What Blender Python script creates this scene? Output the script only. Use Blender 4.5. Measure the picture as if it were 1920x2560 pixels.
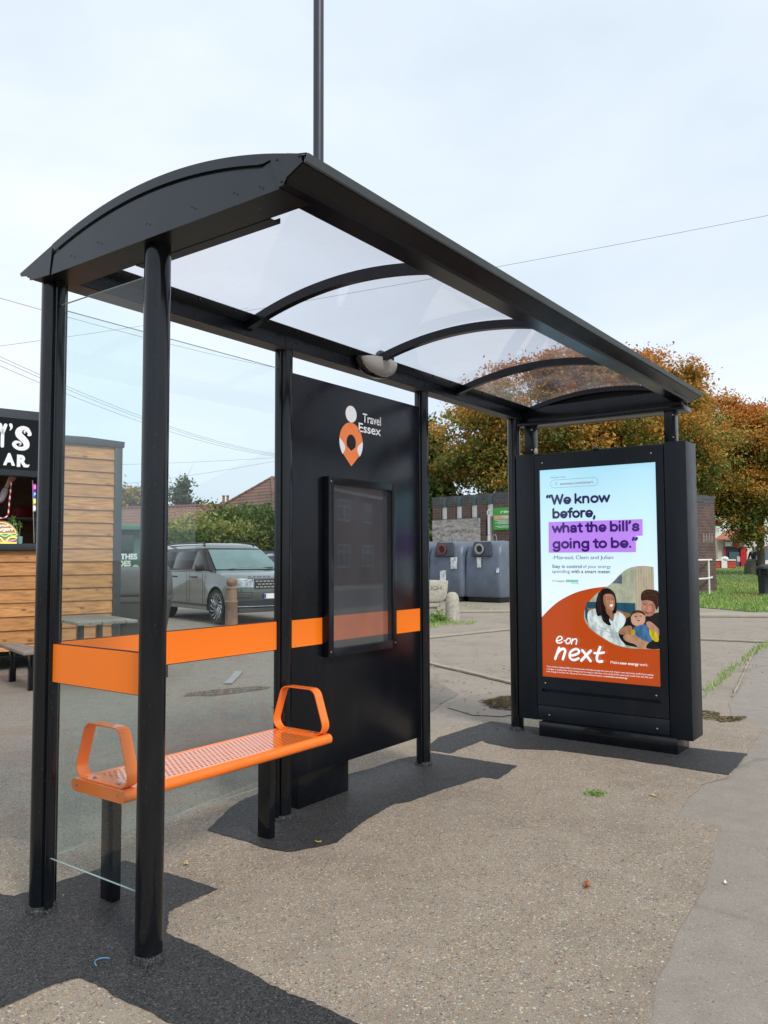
import bpy, bmesh, math, random
import numpy as np
from mathutils import Vector, Matrix, noise
random.seed(7)
rng = np.random.default_rng(7)
R = math.radians
S = bpy.context.scene
for o in list(bpy.data.objects): bpy.data.objects.remove(o)

# ------------------------------------------------------------------ camera
CAM = Vector((-1.9055, -3.1505, 1.45)); YAW, PITCH, ROLL, FPX = 0.6315, 0.0578, -0.0035, 2006.8
fw = Vector((math.cos(YAW)*math.cos(PITCH), math.sin(YAW)*math.cos(PITCH), math.sin(PITCH)))
rt0 = Vector((math.sin(YAW), -math.cos(YAW), 0)); up0 = rt0.cross(fw)
rt = rt0*math.cos(ROLL) + up0*math.sin(ROLL); up = -rt0*math.sin(ROLL) + up0*math.cos(ROLL)
cd = bpy.data.cameras.new('camera'); cam = bpy.data.objects.new('camera', cd); S.collection.objects.link(cam)
cam.matrix_world = Matrix(((rt.x, up.x, -fw.x, CAM.x), (rt.y, up.y, -fw.y, CAM.y), (rt.z, up.z, -fw.z, CAM.z), (0, 0, 0, 1)))
cd.sensor_fit = 'HORIZONTAL'; cd.sensor_width = 36; cd.lens = 36*FPX/1920; cd.clip_start = .05; cd.clip_end = 3000
S.camera = cam
S.render.resolution_x, S.render.resolution_y = 768, 1024
# ------------------------------------------------------------------ light
SUN_AZ, SUN_EL = R(250), R(42)       # direction towards the sun (azimuth from +x)
w = bpy.data.worlds.new('World'); S.world = w; w.use_nodes = True
nt = w.node_tree; nt.nodes.clear()
def wn(t, **k):
    n = nt.nodes.new(t)
    for a, b in k.items(): setattr(n, a, b)
    return n
sky = wn('ShaderNodeTexSky', sky_type='NISHITA', sun_disc=False, sun_elevation=SUN_EL, sun_rotation=math.pi/2-SUN_AZ, air_density=1.0, dust_density=2.0)
bg1 = wn('ShaderNodeBackground'); bg1.inputs[1].default_value = .1
bg2 = wn('ShaderNodeBackground'); bg2.inputs[1].default_value = 1.0
tc = wn('ShaderNodeTexCoord'); mp = wn('ShaderNodeMapping'); mp.inputs['Scale'].default_value = (1.0, 1.0, 2.6)
nz = wn('ShaderNodeTexNoise'); nz.inputs['Scale'].default_value = 1.7; nz.inputs['Detail'].default_value = 7; nz.inputs['Roughness'].default_value = .52
nz.inputs['Distortion'].default_value = .35
cr = wn('ShaderNodeValToRGB'); ce = cr.color_ramp
ce.elements[0].position = .30; ce.elements[0].color = (.64, .735, .83, 1)
ce.elements[1].position = .70; ce.elements[1].color = (.87, .92, .97, 1)
e = ce.elements.new(.5); e.color = (.745, .83, .92, 1)
mix = wn('ShaderNodeMixShader'); mix.inputs[0].default_value = .93
out = wn('ShaderNodeOutputWorld')
L = nt.links.new
L(tc.outputs['Generated'], mp.inputs[0]); L(mp.outputs[0], nz.inputs['Vector']); L(nz.outputs['Fac'], cr.inputs[0]); L(cr.outputs[0], bg2.inputs[0])
L(sky.outputs[0], bg1.inputs[0]); L(bg1.outputs[0], mix.inputs[1]); L(bg2.outputs[0], mix.inputs[2]); L(mix.outputs[0], out.inputs[0])
sl = bpy.data.lights.new('sun', 'SUN'); sl.energy = 1.9; sl.angle = R(14); sl.color = (1, .955, .89)
so = bpy.data.objects.new('sun', sl); S.collection.objects.link(so)
sd = Vector((math.cos(SUN_AZ)*math.cos(SUN_EL), math.sin(SUN_AZ)*math.cos(SUN_EL), math.sin(SUN_EL)))
so.rotation_euler = sd.to_track_quat('Z', 'Y').to_euler()
S.view_settings.view_transform = 'Standard'; S.view_settings.look = 'None'; S.view_settings.exposure = 0.27; S.view_settings.gamma = 1.0

# ------------------------------------------------------------------ helpers
def ray(px, py): return rt*((px-960)/FPX) - up*((py-1280)/FPX) + fw
def at(px, py, dep):
    d = ray(px, py); t = dep/(d.x*math.cos(YAW)+d.y*math.sin(YAW)); return CAM + d*t
def gnd(px, py, z=0):
    d = ray(px, py); return CAM + d*((z-CAM.z)/d.z)
def LD(lat, dep, z=0): return Vector((CAM.x+math.sin(YAW)*lat+math.cos(YAW)*dep, CAM.y-math.cos(YAW)*lat+math.sin(YAW)*dep, z))
def depth(x, y): return (x-CAM.x)*math.cos(YAW)+(y-CAM.y)*math.sin(YAW)
def gz(x, y):
    d = depth(x, y)-30
    return .012*max(0, min(d, 90))
def srgb(c):
    if isinstance(c, str): c = [int(c[i:i+2], 16)/255 for i in (0, 2, 4)]
    return tuple((v/12.92 if v <= .04045 else ((v+.055)/1.055)**2.4) for v in c)+(1,)
MATS = {}
class NT:
    def __init__(s, name):
        s.m = bpy.data.materials.new(name); s.m.use_nodes = True; s.t = s.m.node_tree; s.n = s.t.nodes
        s.b = s.n['Principled BSDF']; s.o = s.n['Material Output']
    def add(s, t, ins=None, **k):
        n = s.n.new(t)
        for a, b in k.items(): setattr(n, a, b)
        for a, b in (ins or {}).items():
            if isinstance(b, bpy.types.NodeSocket): s.t.links.new(b, n.inputs[a])
            else: n.inputs[a].default_value = b
        return n
    def link(s, a, b): s.t.links.new(a, b)
    def coord(s, kind='Object', scale=(1, 1, 1)):
        c = s.add('ShaderNodeTexCoord'); m = s.add('ShaderNodeMapping', {'Vector': c.outputs[kind], 'Scale': scale}); return m.outputs[0]
    def noise(s, vec, scale, detail=4, rough=.55): return s.add('ShaderNodeTexNoise', {'Vector': vec, 'Scale': scale, 'Detail': detail, 'Roughness': rough}).outputs['Fac']
    def ramp(s, fac, stops, interp='LINEAR'):
        r = s.add('ShaderNodeValToRGB', {'Fac': fac}); cr = r.color_ramp; cr.interpolation = interp
        while len(cr.elements) < len(stops): cr.elements.new(.5)
        for e, (p, c) in zip(cr.elements, stops):
            e.position = p; e.color = c if len(c) == 4 else tuple(c)+(1,)
        return r.outputs['Color']
    def mix(s, fac, a, b, mode='MIX'):
        m = s.add('ShaderNodeMix', data_type='RGBA', blend_type=mode)
        for k, v in ((0, fac), (6, a), (7, b)):
            if isinstance(v, bpy.types.NodeSocket): s.link(v, m.inputs[k])
            else: m.inputs[k].default_value = v if (k == 0 or len(v) == 4) else tuple(v)+(1,)
        return m.outputs[2]
    def math(s, op, a, b=0.0, c=0.0):
        m = s.add('ShaderNodeMath', operation=op)
        for k, v in enumerate((a, b, c)):
            if isinstance(v, bpy.types.NodeSocket): s.link(v, m.inputs[k])
            else: m.inputs[k].default_value = v
        return m.outputs[0]
    def bump(s, h, strength=.3, dist=.01):
        b = s.add('ShaderNodeBump', {'Height': h, 'Strength': strength, 'Distance': dist}); s.link(b.outputs[0], s.b.inputs['Normal'])
    def set(s, **k):
        for a, b in k.items():
            i = s.b.inputs[a.replace('_', ' ')]
            if isinstance(b, bpy.types.NodeSocket): s.link(b, i)
            else: i.default_value = b
def pm(name, col, rough=.5, metal=0, var=.12, vs=6, coat=0, bump=0, bs=60, spec=.4):
    """painted / moulded surface with slight uneven tone and roughness"""
    if name in MATS: return MATS[name]
    t = NT(name); v = t.coord('Object'); n = t.noise(v, vs, 5)
    c = tuple(col)[:3]
    lo = tuple(x*(1-var) for x in c); hi = tuple(min(1, x*(1+var)) for x in c)
    t.set(Base_Color=t.ramp(n, [(.3, lo), (.7, hi)]), Metallic=metal, Coat_Weight=coat)
    t.b.inputs['Specular IOR Level'].default_value = spec
    n2 = t.noise(v, vs*3.3, 4)
    t.set(Roughness=t.math('MULTIPLY_ADD', n2, .16, max(.02, rough-.08)))
    if name in ('black powder coat', 'satin black panel', 'dark grey housing', 'charcoal gable sheet'):
        dn = t.ramp(t.noise(t.coord('Object', (1, 1, .22)), 9, 7, .72), [(.52, (0,)*3), (.74, (.08,)*3)])
        sp_ = t.ramp(t.noise(v, 75, 2, .6), [(.66, (0,)*3), (.72, (.22,)*3)])
        cc_ = t.mix(t.math('MAXIMUM', dn, sp_), t.ramp(n, [(.3, lo), (.7, hi)]), (.085, .08, .075)); t.set(Base_Color=cc_)
    if bump: t.bump(t.noise(v, bs, 3), bump, .004)
    MATS[name] = t.m; return t.m
def em(name, col, strength=1.0):
    if name in MATS: return MATS[name]
    t = NT(name); t.set(Base_Color=(col[0]*.2, col[1]*.2, col[2]*.2, 1), Emission_Color=tuple(col)[:3]+(1,), Emission_Strength=strength, Roughness=.15); MATS[name] = t.m; return t.m
def glass(name, tint, gloss=1.0, rough=.0, haze=0.0, hazecol=(.6, .62, .65), noise_haze=False):
    t = NT(name); t.n.remove(t.b)
    tr = t.add('ShaderNodeBsdfTransparent', {'Color': tuple(tint)+(1,)})
    gl = t.add('ShaderNodeBsdfGlossy', {'Color': (1, 1, 1, 1), 'Roughness': rough})
    ge = t.add('ShaderNodeNewGeometry'); dt = t.add('ShaderNodeVectorMath', {0: ge.outputs['Normal'], 1: ge.outputs['Incoming']}, operation='DOT_PRODUCT')
    c1 = t.math('SUBTRACT', 1, t.math('ABSOLUTE', dt.outputs['Value'])); f = t.math('MULTIPLY', t.math('MULTIPLY_ADD', t.math('POWER', c1, 5), .9, .055), gloss)
    m = t.add('ShaderNodeMixShader', {0: f, 1: tr.outputs[0], 2: gl.outputs[0]}); last = m.outputs[0]
    if haze:
        df = t.add('ShaderNodeBsdfDiffuse', {'Color': tuple(hazecol)+(1,)}); tl = t.add('ShaderNodeBsdfTranslucent', {'Color': tuple(hazecol)+(1,)})
        dm = t.add('ShaderNodeMixShader', {0: .5, 1: df.outputs[0], 2: tl.outputs[0]})
        v = t.coord('Object', (1, 1, .35) if noise_haze == 'v' else (1, 1, 1))
        n = t.noise(v, 3.5, 6, .6); hf = t.math('MULTIPLY', t.ramp(n, [(.35, (.35,)*3), (.75, (1.6,)*3)]), haze)
        m2 = t.add('ShaderNodeMixShader', {0: hf, 1: last, 2: dm.outputs[0]}); last = m2.outputs[0]
    t.link(last, t.o.inputs[0]); MATS[name] = t.m; return t.m

def link(name, me, mat, parent=None, smooth=None, loc=None):
    o = bpy.data.objects.new(name, me); S.collection.objects.link(o)
    if mat is not None:
        for m in (mat if isinstance(mat, (list, tuple)) else [mat]): me.materials.append(m)
    if parent is not None: o.parent = parent
    if loc is not None: o.location = loc
    if smooth is not None:
        if smooth == 'all': me.shade_smooth()
        else:
            me.shade_smooth(); me.set_sharp_from_angle(angle=R(smooth))
    return o
def tag(o, label=None, cat=None, group=None, kind=None):
    for k, v in (('label', label), ('category', cat), ('group', group), ('kind', kind)):
        if v: o[k] = v
    return o
def empty(name, loc=(0, 0, 0), rz=0, label=None, cat=None, group=None):
    o = bpy.data.objects.new(name, None); S.collection.objects.link(o); o.location = loc; o.rotation_euler = (0, 0, rz); o.empty_display_size = .1
    return tag(o, label, cat, group)
class MB:
    def __init__(s): s.v = []; s.f = []; s.mi = []; s.cur = 0
    def add(s, vs, fs):
        b = len(s.v); s.v += [tuple(v) for v in vs]
        for f in fs: s.f.append(tuple(b+i for i in f)); s.mi.append(s.cur)
        return s
    def mat(s, i): s.cur = i; return s
    def box(s, x0, x1, y0, y1, z0, z1, M=None):
        vs = [Vector((x, y, z)) for z in (z0, z1) for x, y in ((x0, y0), (x1, y0), (x1, y1), (x0, y1))]
        if M is not None: vs = [M @ v for v in vs]
        return s.add(vs, [(3, 2, 1, 0), (4, 5, 6, 7), (0, 1, 5, 4), (1, 2, 6, 5), (2, 3, 7, 6), (3, 0, 4, 7)])
    def bar(s, a, b, w, h, upv=(0, 0, 1)):
        a, b = Vector(a), Vector(b); d = (b-a).normalized(); u = Vector(upv)
        if abs(d.dot(u)) > .98: u = Vector((1, 0, 0))
        sx = d.cross(u).normalized(); u = sx.cross(d)
        vs = [p+sx*i*w/2+u*j*h/2 for p in (a, b) for i, j in ((-1, -1), (1, -1), (1, 1), (-1, 1))]
        return s.add(vs, [(0, 1, 2, 3), (7, 6, 5, 4), (0, 4, 5, 1), (1, 5, 6, 2), (2, 6, 7, 3), (3, 7, 4, 0)])
    def prism(s, pts, ext, cap=True):
        """closed polygon pts (3D) extruded by vector ext"""
        n = len(pts); ext = Vector(ext); vs = [Vector(p) for p in pts]+[Vector(p)+ext for p in pts]
        fs = [(i, (i+1) % n, n+(i+1) % n, n+i) for i in range(n)]
        if cap: fs += [tuple(range(n-1, -1, -1)), tuple(range(n, 2*n))]
        return s.add(vs, fs)
    def tube(s, pts, r, n=8, cap=True):
        pts = [Vector(p) for p in pts]; rs = r if isinstance(r, (list, tuple)) else [r]*len(pts); vs = []
        prev = None
        for i, p in enumerate(pts):
            d = (pts[min(i+1, len(pts)-1)]-pts[max(i-1, 0)]).normalized()
            if prev is None:
                u = d.cross(Vector((0, 0, 1))) if abs(d.z) < .95 else d.cross(Vector((1, 0, 0)))
            else: u = prev-d*prev.dot(d)
            u.normalize(); prev = u; v = d.cross(u)
            for k in range(n): a = 2*math.pi*k/n; vs.append(p+(u*math.cos(a)+v*math.sin(a))*rs[i])
        fs = []
        for i in range(len(pts)-1):
            for k in range(n): fs.append((i*n+k, i*n+(k+1) % n, (i+1)*n+(k+1) % n, (i+1)*n+k))
        if cap: fs += [tuple(range(n-1, -1, -1)), tuple((len(pts)-1)*n+k for k in range(n))]
        return s.add(vs, fs)
    def lathe(s, prof, c=(0, 0, 0), n=20, ax='z', cap=True):
        vs = []; c = Vector(c)
        for (r, h) in prof:
            for k in range(n):
                a = 2*math.pi*k/n; x, y = r*math.cos(a), r*math.sin(a)
                vs.append(c+(Vector((x, y, h)) if ax == 'z' else Vector((x, h, y)) if ax == 'y' else Vector((h, x, y))))
        m = len(prof); fs = []
        for i in range(m-1):
            for k in range(n): fs.append((i*n+k, i*n+(k+1) % n, (i+1)*n+(k+1) % n, (i+1)*n+k))
        if cap and prof[0][0] > 1e-5: fs.append(tuple(range(n-1, -1, -1)))
        if cap and prof[-1][0] > 1e-5: fs.append(tuple((m-1)*n+k for k in range(n)))
        return s.add(vs, fs)
    def sphere(s, c, r, n=12, sc=(1, 1, 1)):
        m = n//2+1; prof = []; vs = []; c = Vector(c)
        for i in range(m):
            t = math.pi*i/(m-1)
            for k in range(n): a = 2*math.pi*k/n; vs.append(c+Vector((r*sc[0]*math.sin(t)*math.cos(a), r*sc[1]*math.sin(t)*math.sin(a), r*sc[2]*math.cos(t))))
        return s.add(vs, [(i*n+k, (i+1)*n+k, (i+1)*n+(k+1) % n, i*n+(k+1) % n) for i in range(m-1) for k in range(n)])
    def build(s, name, mat, parent=None, bevel=0, smooth=None, seg=2, fix=True, tri=False):
        me = bpy.data.meshes.new(name); me.from_pydata(s.v, [], s.f)
        me.polygons.foreach_set('material_index', s.mi)
        if fix or bevel or tri:
            bm = bmesh.new(); bm.from_mesh(me)
            if fix: bmesh.ops.remove_doubles(bm, verts=bm.verts, dist=1e-5); bmesh.ops.recalc_face_normals(bm, faces=bm.faces)
            if tri: bmesh.ops.triangulate(bm, faces=[f for f in bm.faces if len(f.verts) > 4])
            if bevel:
                es = [e for e in bm.edges if len(e.link_faces) == 2 and e.calc_face_angle(0) > .6]
                bmesh.ops.bevel(bm, geom=es, offset=bevel, segments=seg, affect='EDGES', profile=.5, clamp_overlap=True)
            bm.to_mesh(me); bm.free()
        return link(name, me, mat, parent, 40 if smooth is None and bevel else smooth)
def add_mesh_np(name, V, F, mat, parent=None, attr=None):
    """V (n,3), F (m,k) arrays; attr: per-face value"""
    me = bpy.data.meshes.new(name); m, k = F.shape
    me.vertices.add(len(V)); me.vertices.foreach_set('co', V.astype(np.float32).ravel())
    me.loops.add(m*k); me.loops.foreach_set('vertex_index', F.astype(np.int32).ravel())
    me.polygons.add(m); me.polygons.foreach_set('loop_start', np.arange(0, m*k, k, dtype=np.int32)); me.polygons.foreach_set('loop_total', np.full(m, k, dtype=np.int32))
    me.update(calc_edges=True)
    if attr is not None:
        a = me.attributes.new('tone', 'FLOAT', 'FACE'); a.data.foreach_set('value', attr.astype(np.float32))
    return link(name, me, mat, parent)
def stroke(mb, pts, wd, O, X, Y, N, lift=0.0, nseg=10):
    """flat pen stroke with round joints; pts 2D, wd width or list; O origin, X/Y plane axes, N outward normal"""
    ws = wd if isinstance(wd, (list, tuple)) else [wd]*len(pts); k = 0
    for i in range(len(pts)):
        c = pts[i]; r = ws[i]/2; l = lift+k*.00004; k += 1
        mb.add([O+X*(c[0]+r*math.cos(2*math.pi*a/nseg))+Y*(c[1]+r*math.sin(2*math.pi*a/nseg))+N*l for a in range(nseg)], [tuple(range(nseg))])
        if i+1 < len(pts):
            p, q = pts[i], pts[i+1]; d = Vector((q[0]-p[0], q[1]-p[1]))
            if d.length < 1e-6: continue
            d.normalize(); n = Vector((-d.y, d.x)); r2 = ws[i+1]/2; l = lift+k*.00004; k += 1
            mb.add([O+X*a+Y*b+N*l for a, b in ((p[0]+n.x*r, p[1]+n.y*r), (p[0]-n.x*r, p[1]-n.y*r), (q[0]-n.x*r2, q[1]-n.y*r2), (q[0]+n.x*r2, q[1]+n.y*r2))], [(0, 1, 2, 3)])
def smooth_pts(pts, n=6, closed=False):
    out = []; m = len(pts)
    for i in range(m if closed else m-1):
        P = [pts[(i+j-1) % m] if closed else pts[max(0, min(m-1, i+j-1))] for j in range(4)]
        for k in range(n):
            t = k/n
            out.append(tuple(.5*((2*P[1][d])+(-P[0][d]+P[2][d])*t+(2*P[0][d]-5*P[1][d]+4*P[2][d]-P[3][d])*t*t+(-P[0][d]+3*P[1][d]-3*P[2][d]+P[3][d])*t**3) for d in range(len(pts[0]))))
    if not closed: out.append(tuple(pts[-1]))
    return out
def poly(mb, pts, O, X, Y, N, lift=0.0): mb.add([O+X*p[0]+Y*p[1]+N*lift for p in pts], [tuple(range(len(pts)))])
def text(s, mat, parent, O, X, Y, width, height=None, bold=0.0, shear=0, ext=0.0, name='lettering', spacing=1.0, align=None, N=None, label=None):
    """text laid with its left baseline end at O, running along X, letters up along Y, scaled to width (and cap-height)"""
    cu = bpy.data.curves.new(name, 'FONT'); cu.body = s; cu.size = 1; cu.offset = bold; cu.shear = shear; cu.space_character = spacing; cu.extrude = 0; cu.resolution_u = 4
    ob = bpy.data.objects.new('tmp', cu); S.collection.objects.link(ob); bpy.context.view_layer.update()
    me = bpy.data.meshes.new_from_object(ob.evaluated_get(bpy.context.evaluated_depsgraph_get())); bpy.data.objects.remove(ob); bpy.data.curves.remove(cu)
    xs = [v.co.x for v in me.vertices]; x0, x1 = min(xs), max(xs); k = width/(x1-x0); ky = k
    if height: ky = height/.73
    O, X, Y = Vector(O), Vector(X), Vector(Y); N = X.cross(Y) if N is None else N
    for v in me.vertices: v.co = O+X*((v.co.x-x0)*k)+Y*(v.co.y*ky)
    me.name = name
    if ext:
        bm = bmesh.new(); bm.from_mesh(me); r = bmesh.ops.extrude_face_region(bm, geom=bm.faces[:]); vs = [g for g in r['geom'] if isinstance(g, bmesh.types.BMVert)]
        for v in vs: v.co += N*ext
        bm.to_mesh(me); bm.free()
    o = link(name, me, mat, parent)
    if label: o['label'] = label
    return o
def copy_tree(o, parent=None):
    c = o.copy(); S.collection.objects.link(c); c.parent = parent
    for ch in list(o.children): copy_tree(ch, c)
    return c

# ------------------------------------------------------------------ materials
def ground_mat(name, base, stones, density, scale, var=.18, grain=.3, big=.5, rough=.85, bump=.6, patch=None, cracks=0, coarse=0, spots=0, vary=.30):
    """bound aggregate: base colour(s), list of stone colours, share of cells that show a stone"""
    t = NT(name); v = t.coord('Object')
    big_n = t.noise(v, big, 5, .6); mid = t.noise(v, 7, 4); fine = t.noise(v, 190, 3, .7)
    c = t.mix(big_n, tuple(x*(1-var) for x in base), tuple(min(1, x*(1+var)) for x in base))
    c = t.mix(.5, c, t.ramp(mid, [(.3, (.42,)*3), (.7, (.58,)*3)]), 'OVERLAY')
    c = t.mix(grain, c, t.ramp(fine, [(.32, (.22,)*3), (.5, (.5,)*3), (.68, (.8,)*3)]), 'OVERLAY')
    if spots:
        vs_ = t.add('ShaderNodeTexVoronoi', {'Vector': t.coord('Object'), 'Scale': 2.6}); sg = t.add('ShaderNodeSeparateColor', {0: vs_.outputs['Color']})
        gm = t.math('MULTIPLY', t.math('LESS_THAN', vs_.outputs['Distance'], t.math('MULTIPLY_ADD', sg.outputs[1], .045, .015)), t.math('GREATER_THAN', sg.outputs[0], .62))
        c = t.mix(t.math('MULTIPLY', gm, .45), c, (.10, .085, .07))
        c = t.mix(t.ramp(t.noise(t.coord('Object', (1, 1, 1)), 1.15, 6, .68), [(.50, (0,)*3), (.70, (.42,)*3)]), c, (.155, .125, .10))
    if coarse: c = t.mix(coarse, c, t.ramp(t.noise(v, 62, 3, .75), [(.36, (.08,)*3), (.5, (.45,)*3), (.66, (.95,)*3)]), 'OVERLAY')
    if patch:
        pn = t.noise(v, .9, 5, .6); c = t.mix(t.ramp(pn, [(.52, (0,)*3), (.62, (patch[3],)*3)]), c, patch[:3])
    vw = t.add('ShaderNodeTexNoise', {'Vector': v, 'Scale': 60.0, 'Detail': 1.0})
    wv = t.add('ShaderNodeVectorMath', {0: v, 1: vw.outputs['Color']}, operation='MULTIPLY_ADD'); wv.inputs[1].default_value = (1, 1, 1)
    # displaced coordinates so stones are not round dots
    sv = t.add('ShaderNodeVectorMath', {0: vw.outputs['Color']}, operation='SCALE'); sv.inputs['Scale'].default_value = .006
    av = t.add('ShaderNodeVectorMath', {0: v, 1: sv.outputs[0]}, operation='ADD')
    h = None
    for i, (sc, dens) in enumerate(((scale, density), (scale*1.9, density*1.1))):
        vo = t.add('ShaderNodeTexVoronoi', {'Vector': av.outputs[0], 'Scale': sc}, feature='F1')
        sp = t.add('ShaderNodeSeparateColor', {0: vo.outputs['Color']})
        dn = t.math('MULTIPLY_ADD', t.noise(v, 1.6, 3), 1.2, -.6)
        thr = t.math('ADD', sp.outputs[0], t.math('MULTIPLY', dn, vary))
        on = t.math('GREATER_THAN', thr, 1-dens)
        rad = t.math('LESS_THAN', vo.outputs['Distance'], t.math('MULTIPLY_ADD', sp.outputs[2], .22, .27))
        m = t.math('MULTIPLY', on, rad)
        n = len(stones); col = t.ramp(sp.outputs[1], [(k/n, s) for k, s in enumerate(stones)], 'CONSTANT')
        c = t.mix(t.math('MULTIPLY', m, .9), c, col)
        h = m if h is None else t.math('ADD', h, m)
    if cracks:
        vc = t.add('ShaderNodeTexVoronoi', {'Vector': t.coord('Object', (1, 1, 1)), 'Scale': .35}, feature='DISTANCE_TO_EDGE')
        c = t.mix(t.ramp(t.math('ADD', vc.outputs['Distance'], t.math('MULTIPLY', t.noise(v, 5, 4), .05)), [(.022, (cracks,)*3), (.032, (0,)*3)]), c, (.05, .045, .04))
    t.set(Base_Color=c, Roughness=rough)
    t.b.inputs['Specular IOR Level'].default_value = .25
    t.bump(t.math('ADD', t.math('MULTIPLY', h, .35), fine), bump, .004)
    return t.m
creams = [(.56, .45, .30), (.36, .22, .12), (.52, .47, .40), (.10, .085, .08), (.50, .35, .19), (.66, .60, .49), (.20, .17, .15), (.38, .16, .08), (.56, .46, .31), (.14, .13, .13)]
M_pave = ground_mat('bound gravel pavement', (.325, .272, .213), creams, .50, 88, .20, .45, .9, .85, .9, spots=1, vary=1.0)
M_pink = ground_mat('worn grey path', (.285, .250, .212), [(.40, .31, .27), (.16, .14, .13), (.42, .38, .33)], .14, 120, .10, .35, .4, .88, .5, cracks=.25)
M_lane = ground_mat('old asphalt path', (.315, .270, .222), [(.42, .36, .29), (.14, .13, .12), (.46, .38, .27), (.30, .18, .12)], .30, 80, .18, .45, .3, .88, .6, cracks=.2, spots=1)
M_park = ground_mat('car park asphalt', (.255, .226, .190), [(.36, .27, .23), (.10, .09, .085), (.34, .27, .20)], .34, 80, .16, .5, .35, .88, .7, patch=(.25, .155, .115, .45), cracks=.15, coarse=.25)
M_tar = ground_mat('fresh black tarmac', (.056, .056, .057), [(.115, .115, .12), (.012, .012, .013), (.17, .168, .165), (.014, .014, .015), (.075, .075, .078), (.018, .018, .018)], .92, 88, .22, .8, .9, .50, 1.8, coarse=.35)
M_road = ground_mat('road asphalt', (.11, .108, .105), [(.2, .19, .18), (.07, .07, .07)], .2, 100)
M_conc = ground_mat('pale concrete', (.36, .32, .255), [(.5, .47, .40), (.3, .27, .22)], .15, 60, .12, .3, .8, .88, .5)
def grass_mat(name, a, b, cc):
    t = NT(name); v = t.coord('Object'); at_ = t.add('ShaderNodeAttribute', attribute_name='tone')
    f = t.math('ADD', t.math('MULTIPLY', at_.outputs['Fac'], .6), t.math('MULTIPLY', t.noise(v, .8, 4), .5))
    t.set(Base_Color=t.ramp(f, [(.2, a), (.5, b), (.85, cc)]), Roughness=.6)
    return t.m
M_turf = grass_mat('turf', (.08, .12, .03), (.12, .18, .045), (.20, .20, .09))
M_blade = grass_mat('grass blades', (.10, .20, .03), (.21, .35, .06), (.36, .43, .12))
M_black = pm('black powder coat', (.0035, .0048, .0068), .15, 0, .2, 3, 0, 0, 60, .42)
M_blackm = pm('satin black panel', (.0045, .0055, .0085), .24, 0, .2, 2, 0, 0, 60, .30)
M_char = pm('charcoal gable sheet', (.018, .024, .030), .30, .1, .15, 2.5, 0, 0, 60, .45)
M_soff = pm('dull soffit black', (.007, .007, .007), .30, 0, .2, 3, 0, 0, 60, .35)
M_disp = pm('dark grey housing', (.007, .010, .015), .42, .0, .15, 3, .0, 0, 60, .30)
M_orange = pm('orange vinyl', (1.0, .21, .010), .22, 0, .03, 2, .3)
M_orangep = pm('orange powder coat', (.95, .19, .014), .22, 0, .05, 5, .35)
M_steel = pm('bolt steel', (.45, .44, .42), .3, .9, .1)
M_glass = glass('clear safety glass', (.895, .965, .962), .9, 0, .010, (.70, .84, .86), 'v')
M_edge = pm('glass edge', (.30, .40, .38), .2)
M_poly = glass('polycarbonate roof sheet', (.88, .87, .90), .9, .05, .14, (.78, .76, .82), True)
M_acry = glass('scratched acrylic window', (.80, .82, .86), 1.8, .03, .05, (.6, .62, .66), 'v')
M_white = pm('white vinyl', (.80, .81, .82), .3, 0, .03)
M_opal = pm('opal lamp cover', (.40, .385, .365), .3, 0, .08, 4, .3)
M_rubber = pm('black rubber', (.015, .015, .016), .75)

# ------------------------------------------------------------------ the ground, one sheet to the horizon, and the surfaces laid on it
def gmesh():
    xs = sorted(set([-600, -300, -120, -60, -30, -15, -8, -4, -2, 0, 2, 4, 8, 12, 16, 20] + list(range(24, 130, 4)) + [150, 200, 300, 500, 900]))
    ys = sorted(set([-600, -300, -120, -60, -30, -20, -12, -8, -4, -2, 0, 2, 4, 8, 12, 16, 20] + list(range(24, 110, 4)) + [150, 200, 300, 500, 900]))
    mb = MB(); mb.add([(x, y, gz(x, y)) for y in ys for x in xs], [(j*len(xs)+i, j*len(xs)+i+1, (j+1)*len(xs)+i+1, (j+1)*len(xs)+i) for j in range(len(ys)-1) for i in range(len(xs)-1)])
    return mb.build('ground', M_lane, None, fix=False)
tag(gmesh(), kind='structure')
def jag(pts, step=.06, amp=.012, seed=1):
    out = []; rd = random.Random(seed)
    for i in range(len(pts)):
        a = Vector(pts[i]); b = Vector(pts[(i+1) % len(pts)]); n = max(1, int((b-a).length/step)); t = (b-a).normalized(); nn = Vector((-t.y, t.x))
        for k in range(n):
            p = a.lerp(b, k/n); q = noise.noise(Vector((p.x*6, p.y*6, seed)))*amp*1.6+rd.uniform(-1, 1)*amp*.55
            out.append(p+nn*q)
    return out
def sheet(name, pts, z, mat, step=.08, amp=.01, seed=1, thick=0, sub=False, kind='structure'):
    if amp: pts = jag([p[:2] for p in pts], step, amp, seed)
    mb = MB()
    if thick: mb.prism([(p[0], p[1], gz(p[0], p[1])+z) for p in pts], (0, 0, thick))
    else: mb.add([(p[0], p[1], gz(p[0], p[1])+z) for p in pts], [tuple(range(len(pts)))])
    o = mb.build(name, mat, None, tri=True); o['kind'] = kind
    return o
sheet('car_park', [(-12, 3), (-3, 1.15), (-.2, .8), (.45, .40), (.89, .35), (1.75, .5), (3.2, .6), (5.6, 1.35), (7.1, 3.2), (8.9, 5.6), (12.2, 6.9), (14.5, 13), (24, 21), (26, 34), (10, 44), (-30, 44), (-30, 8)], .004, M_park, .25, .02, 3)
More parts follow.
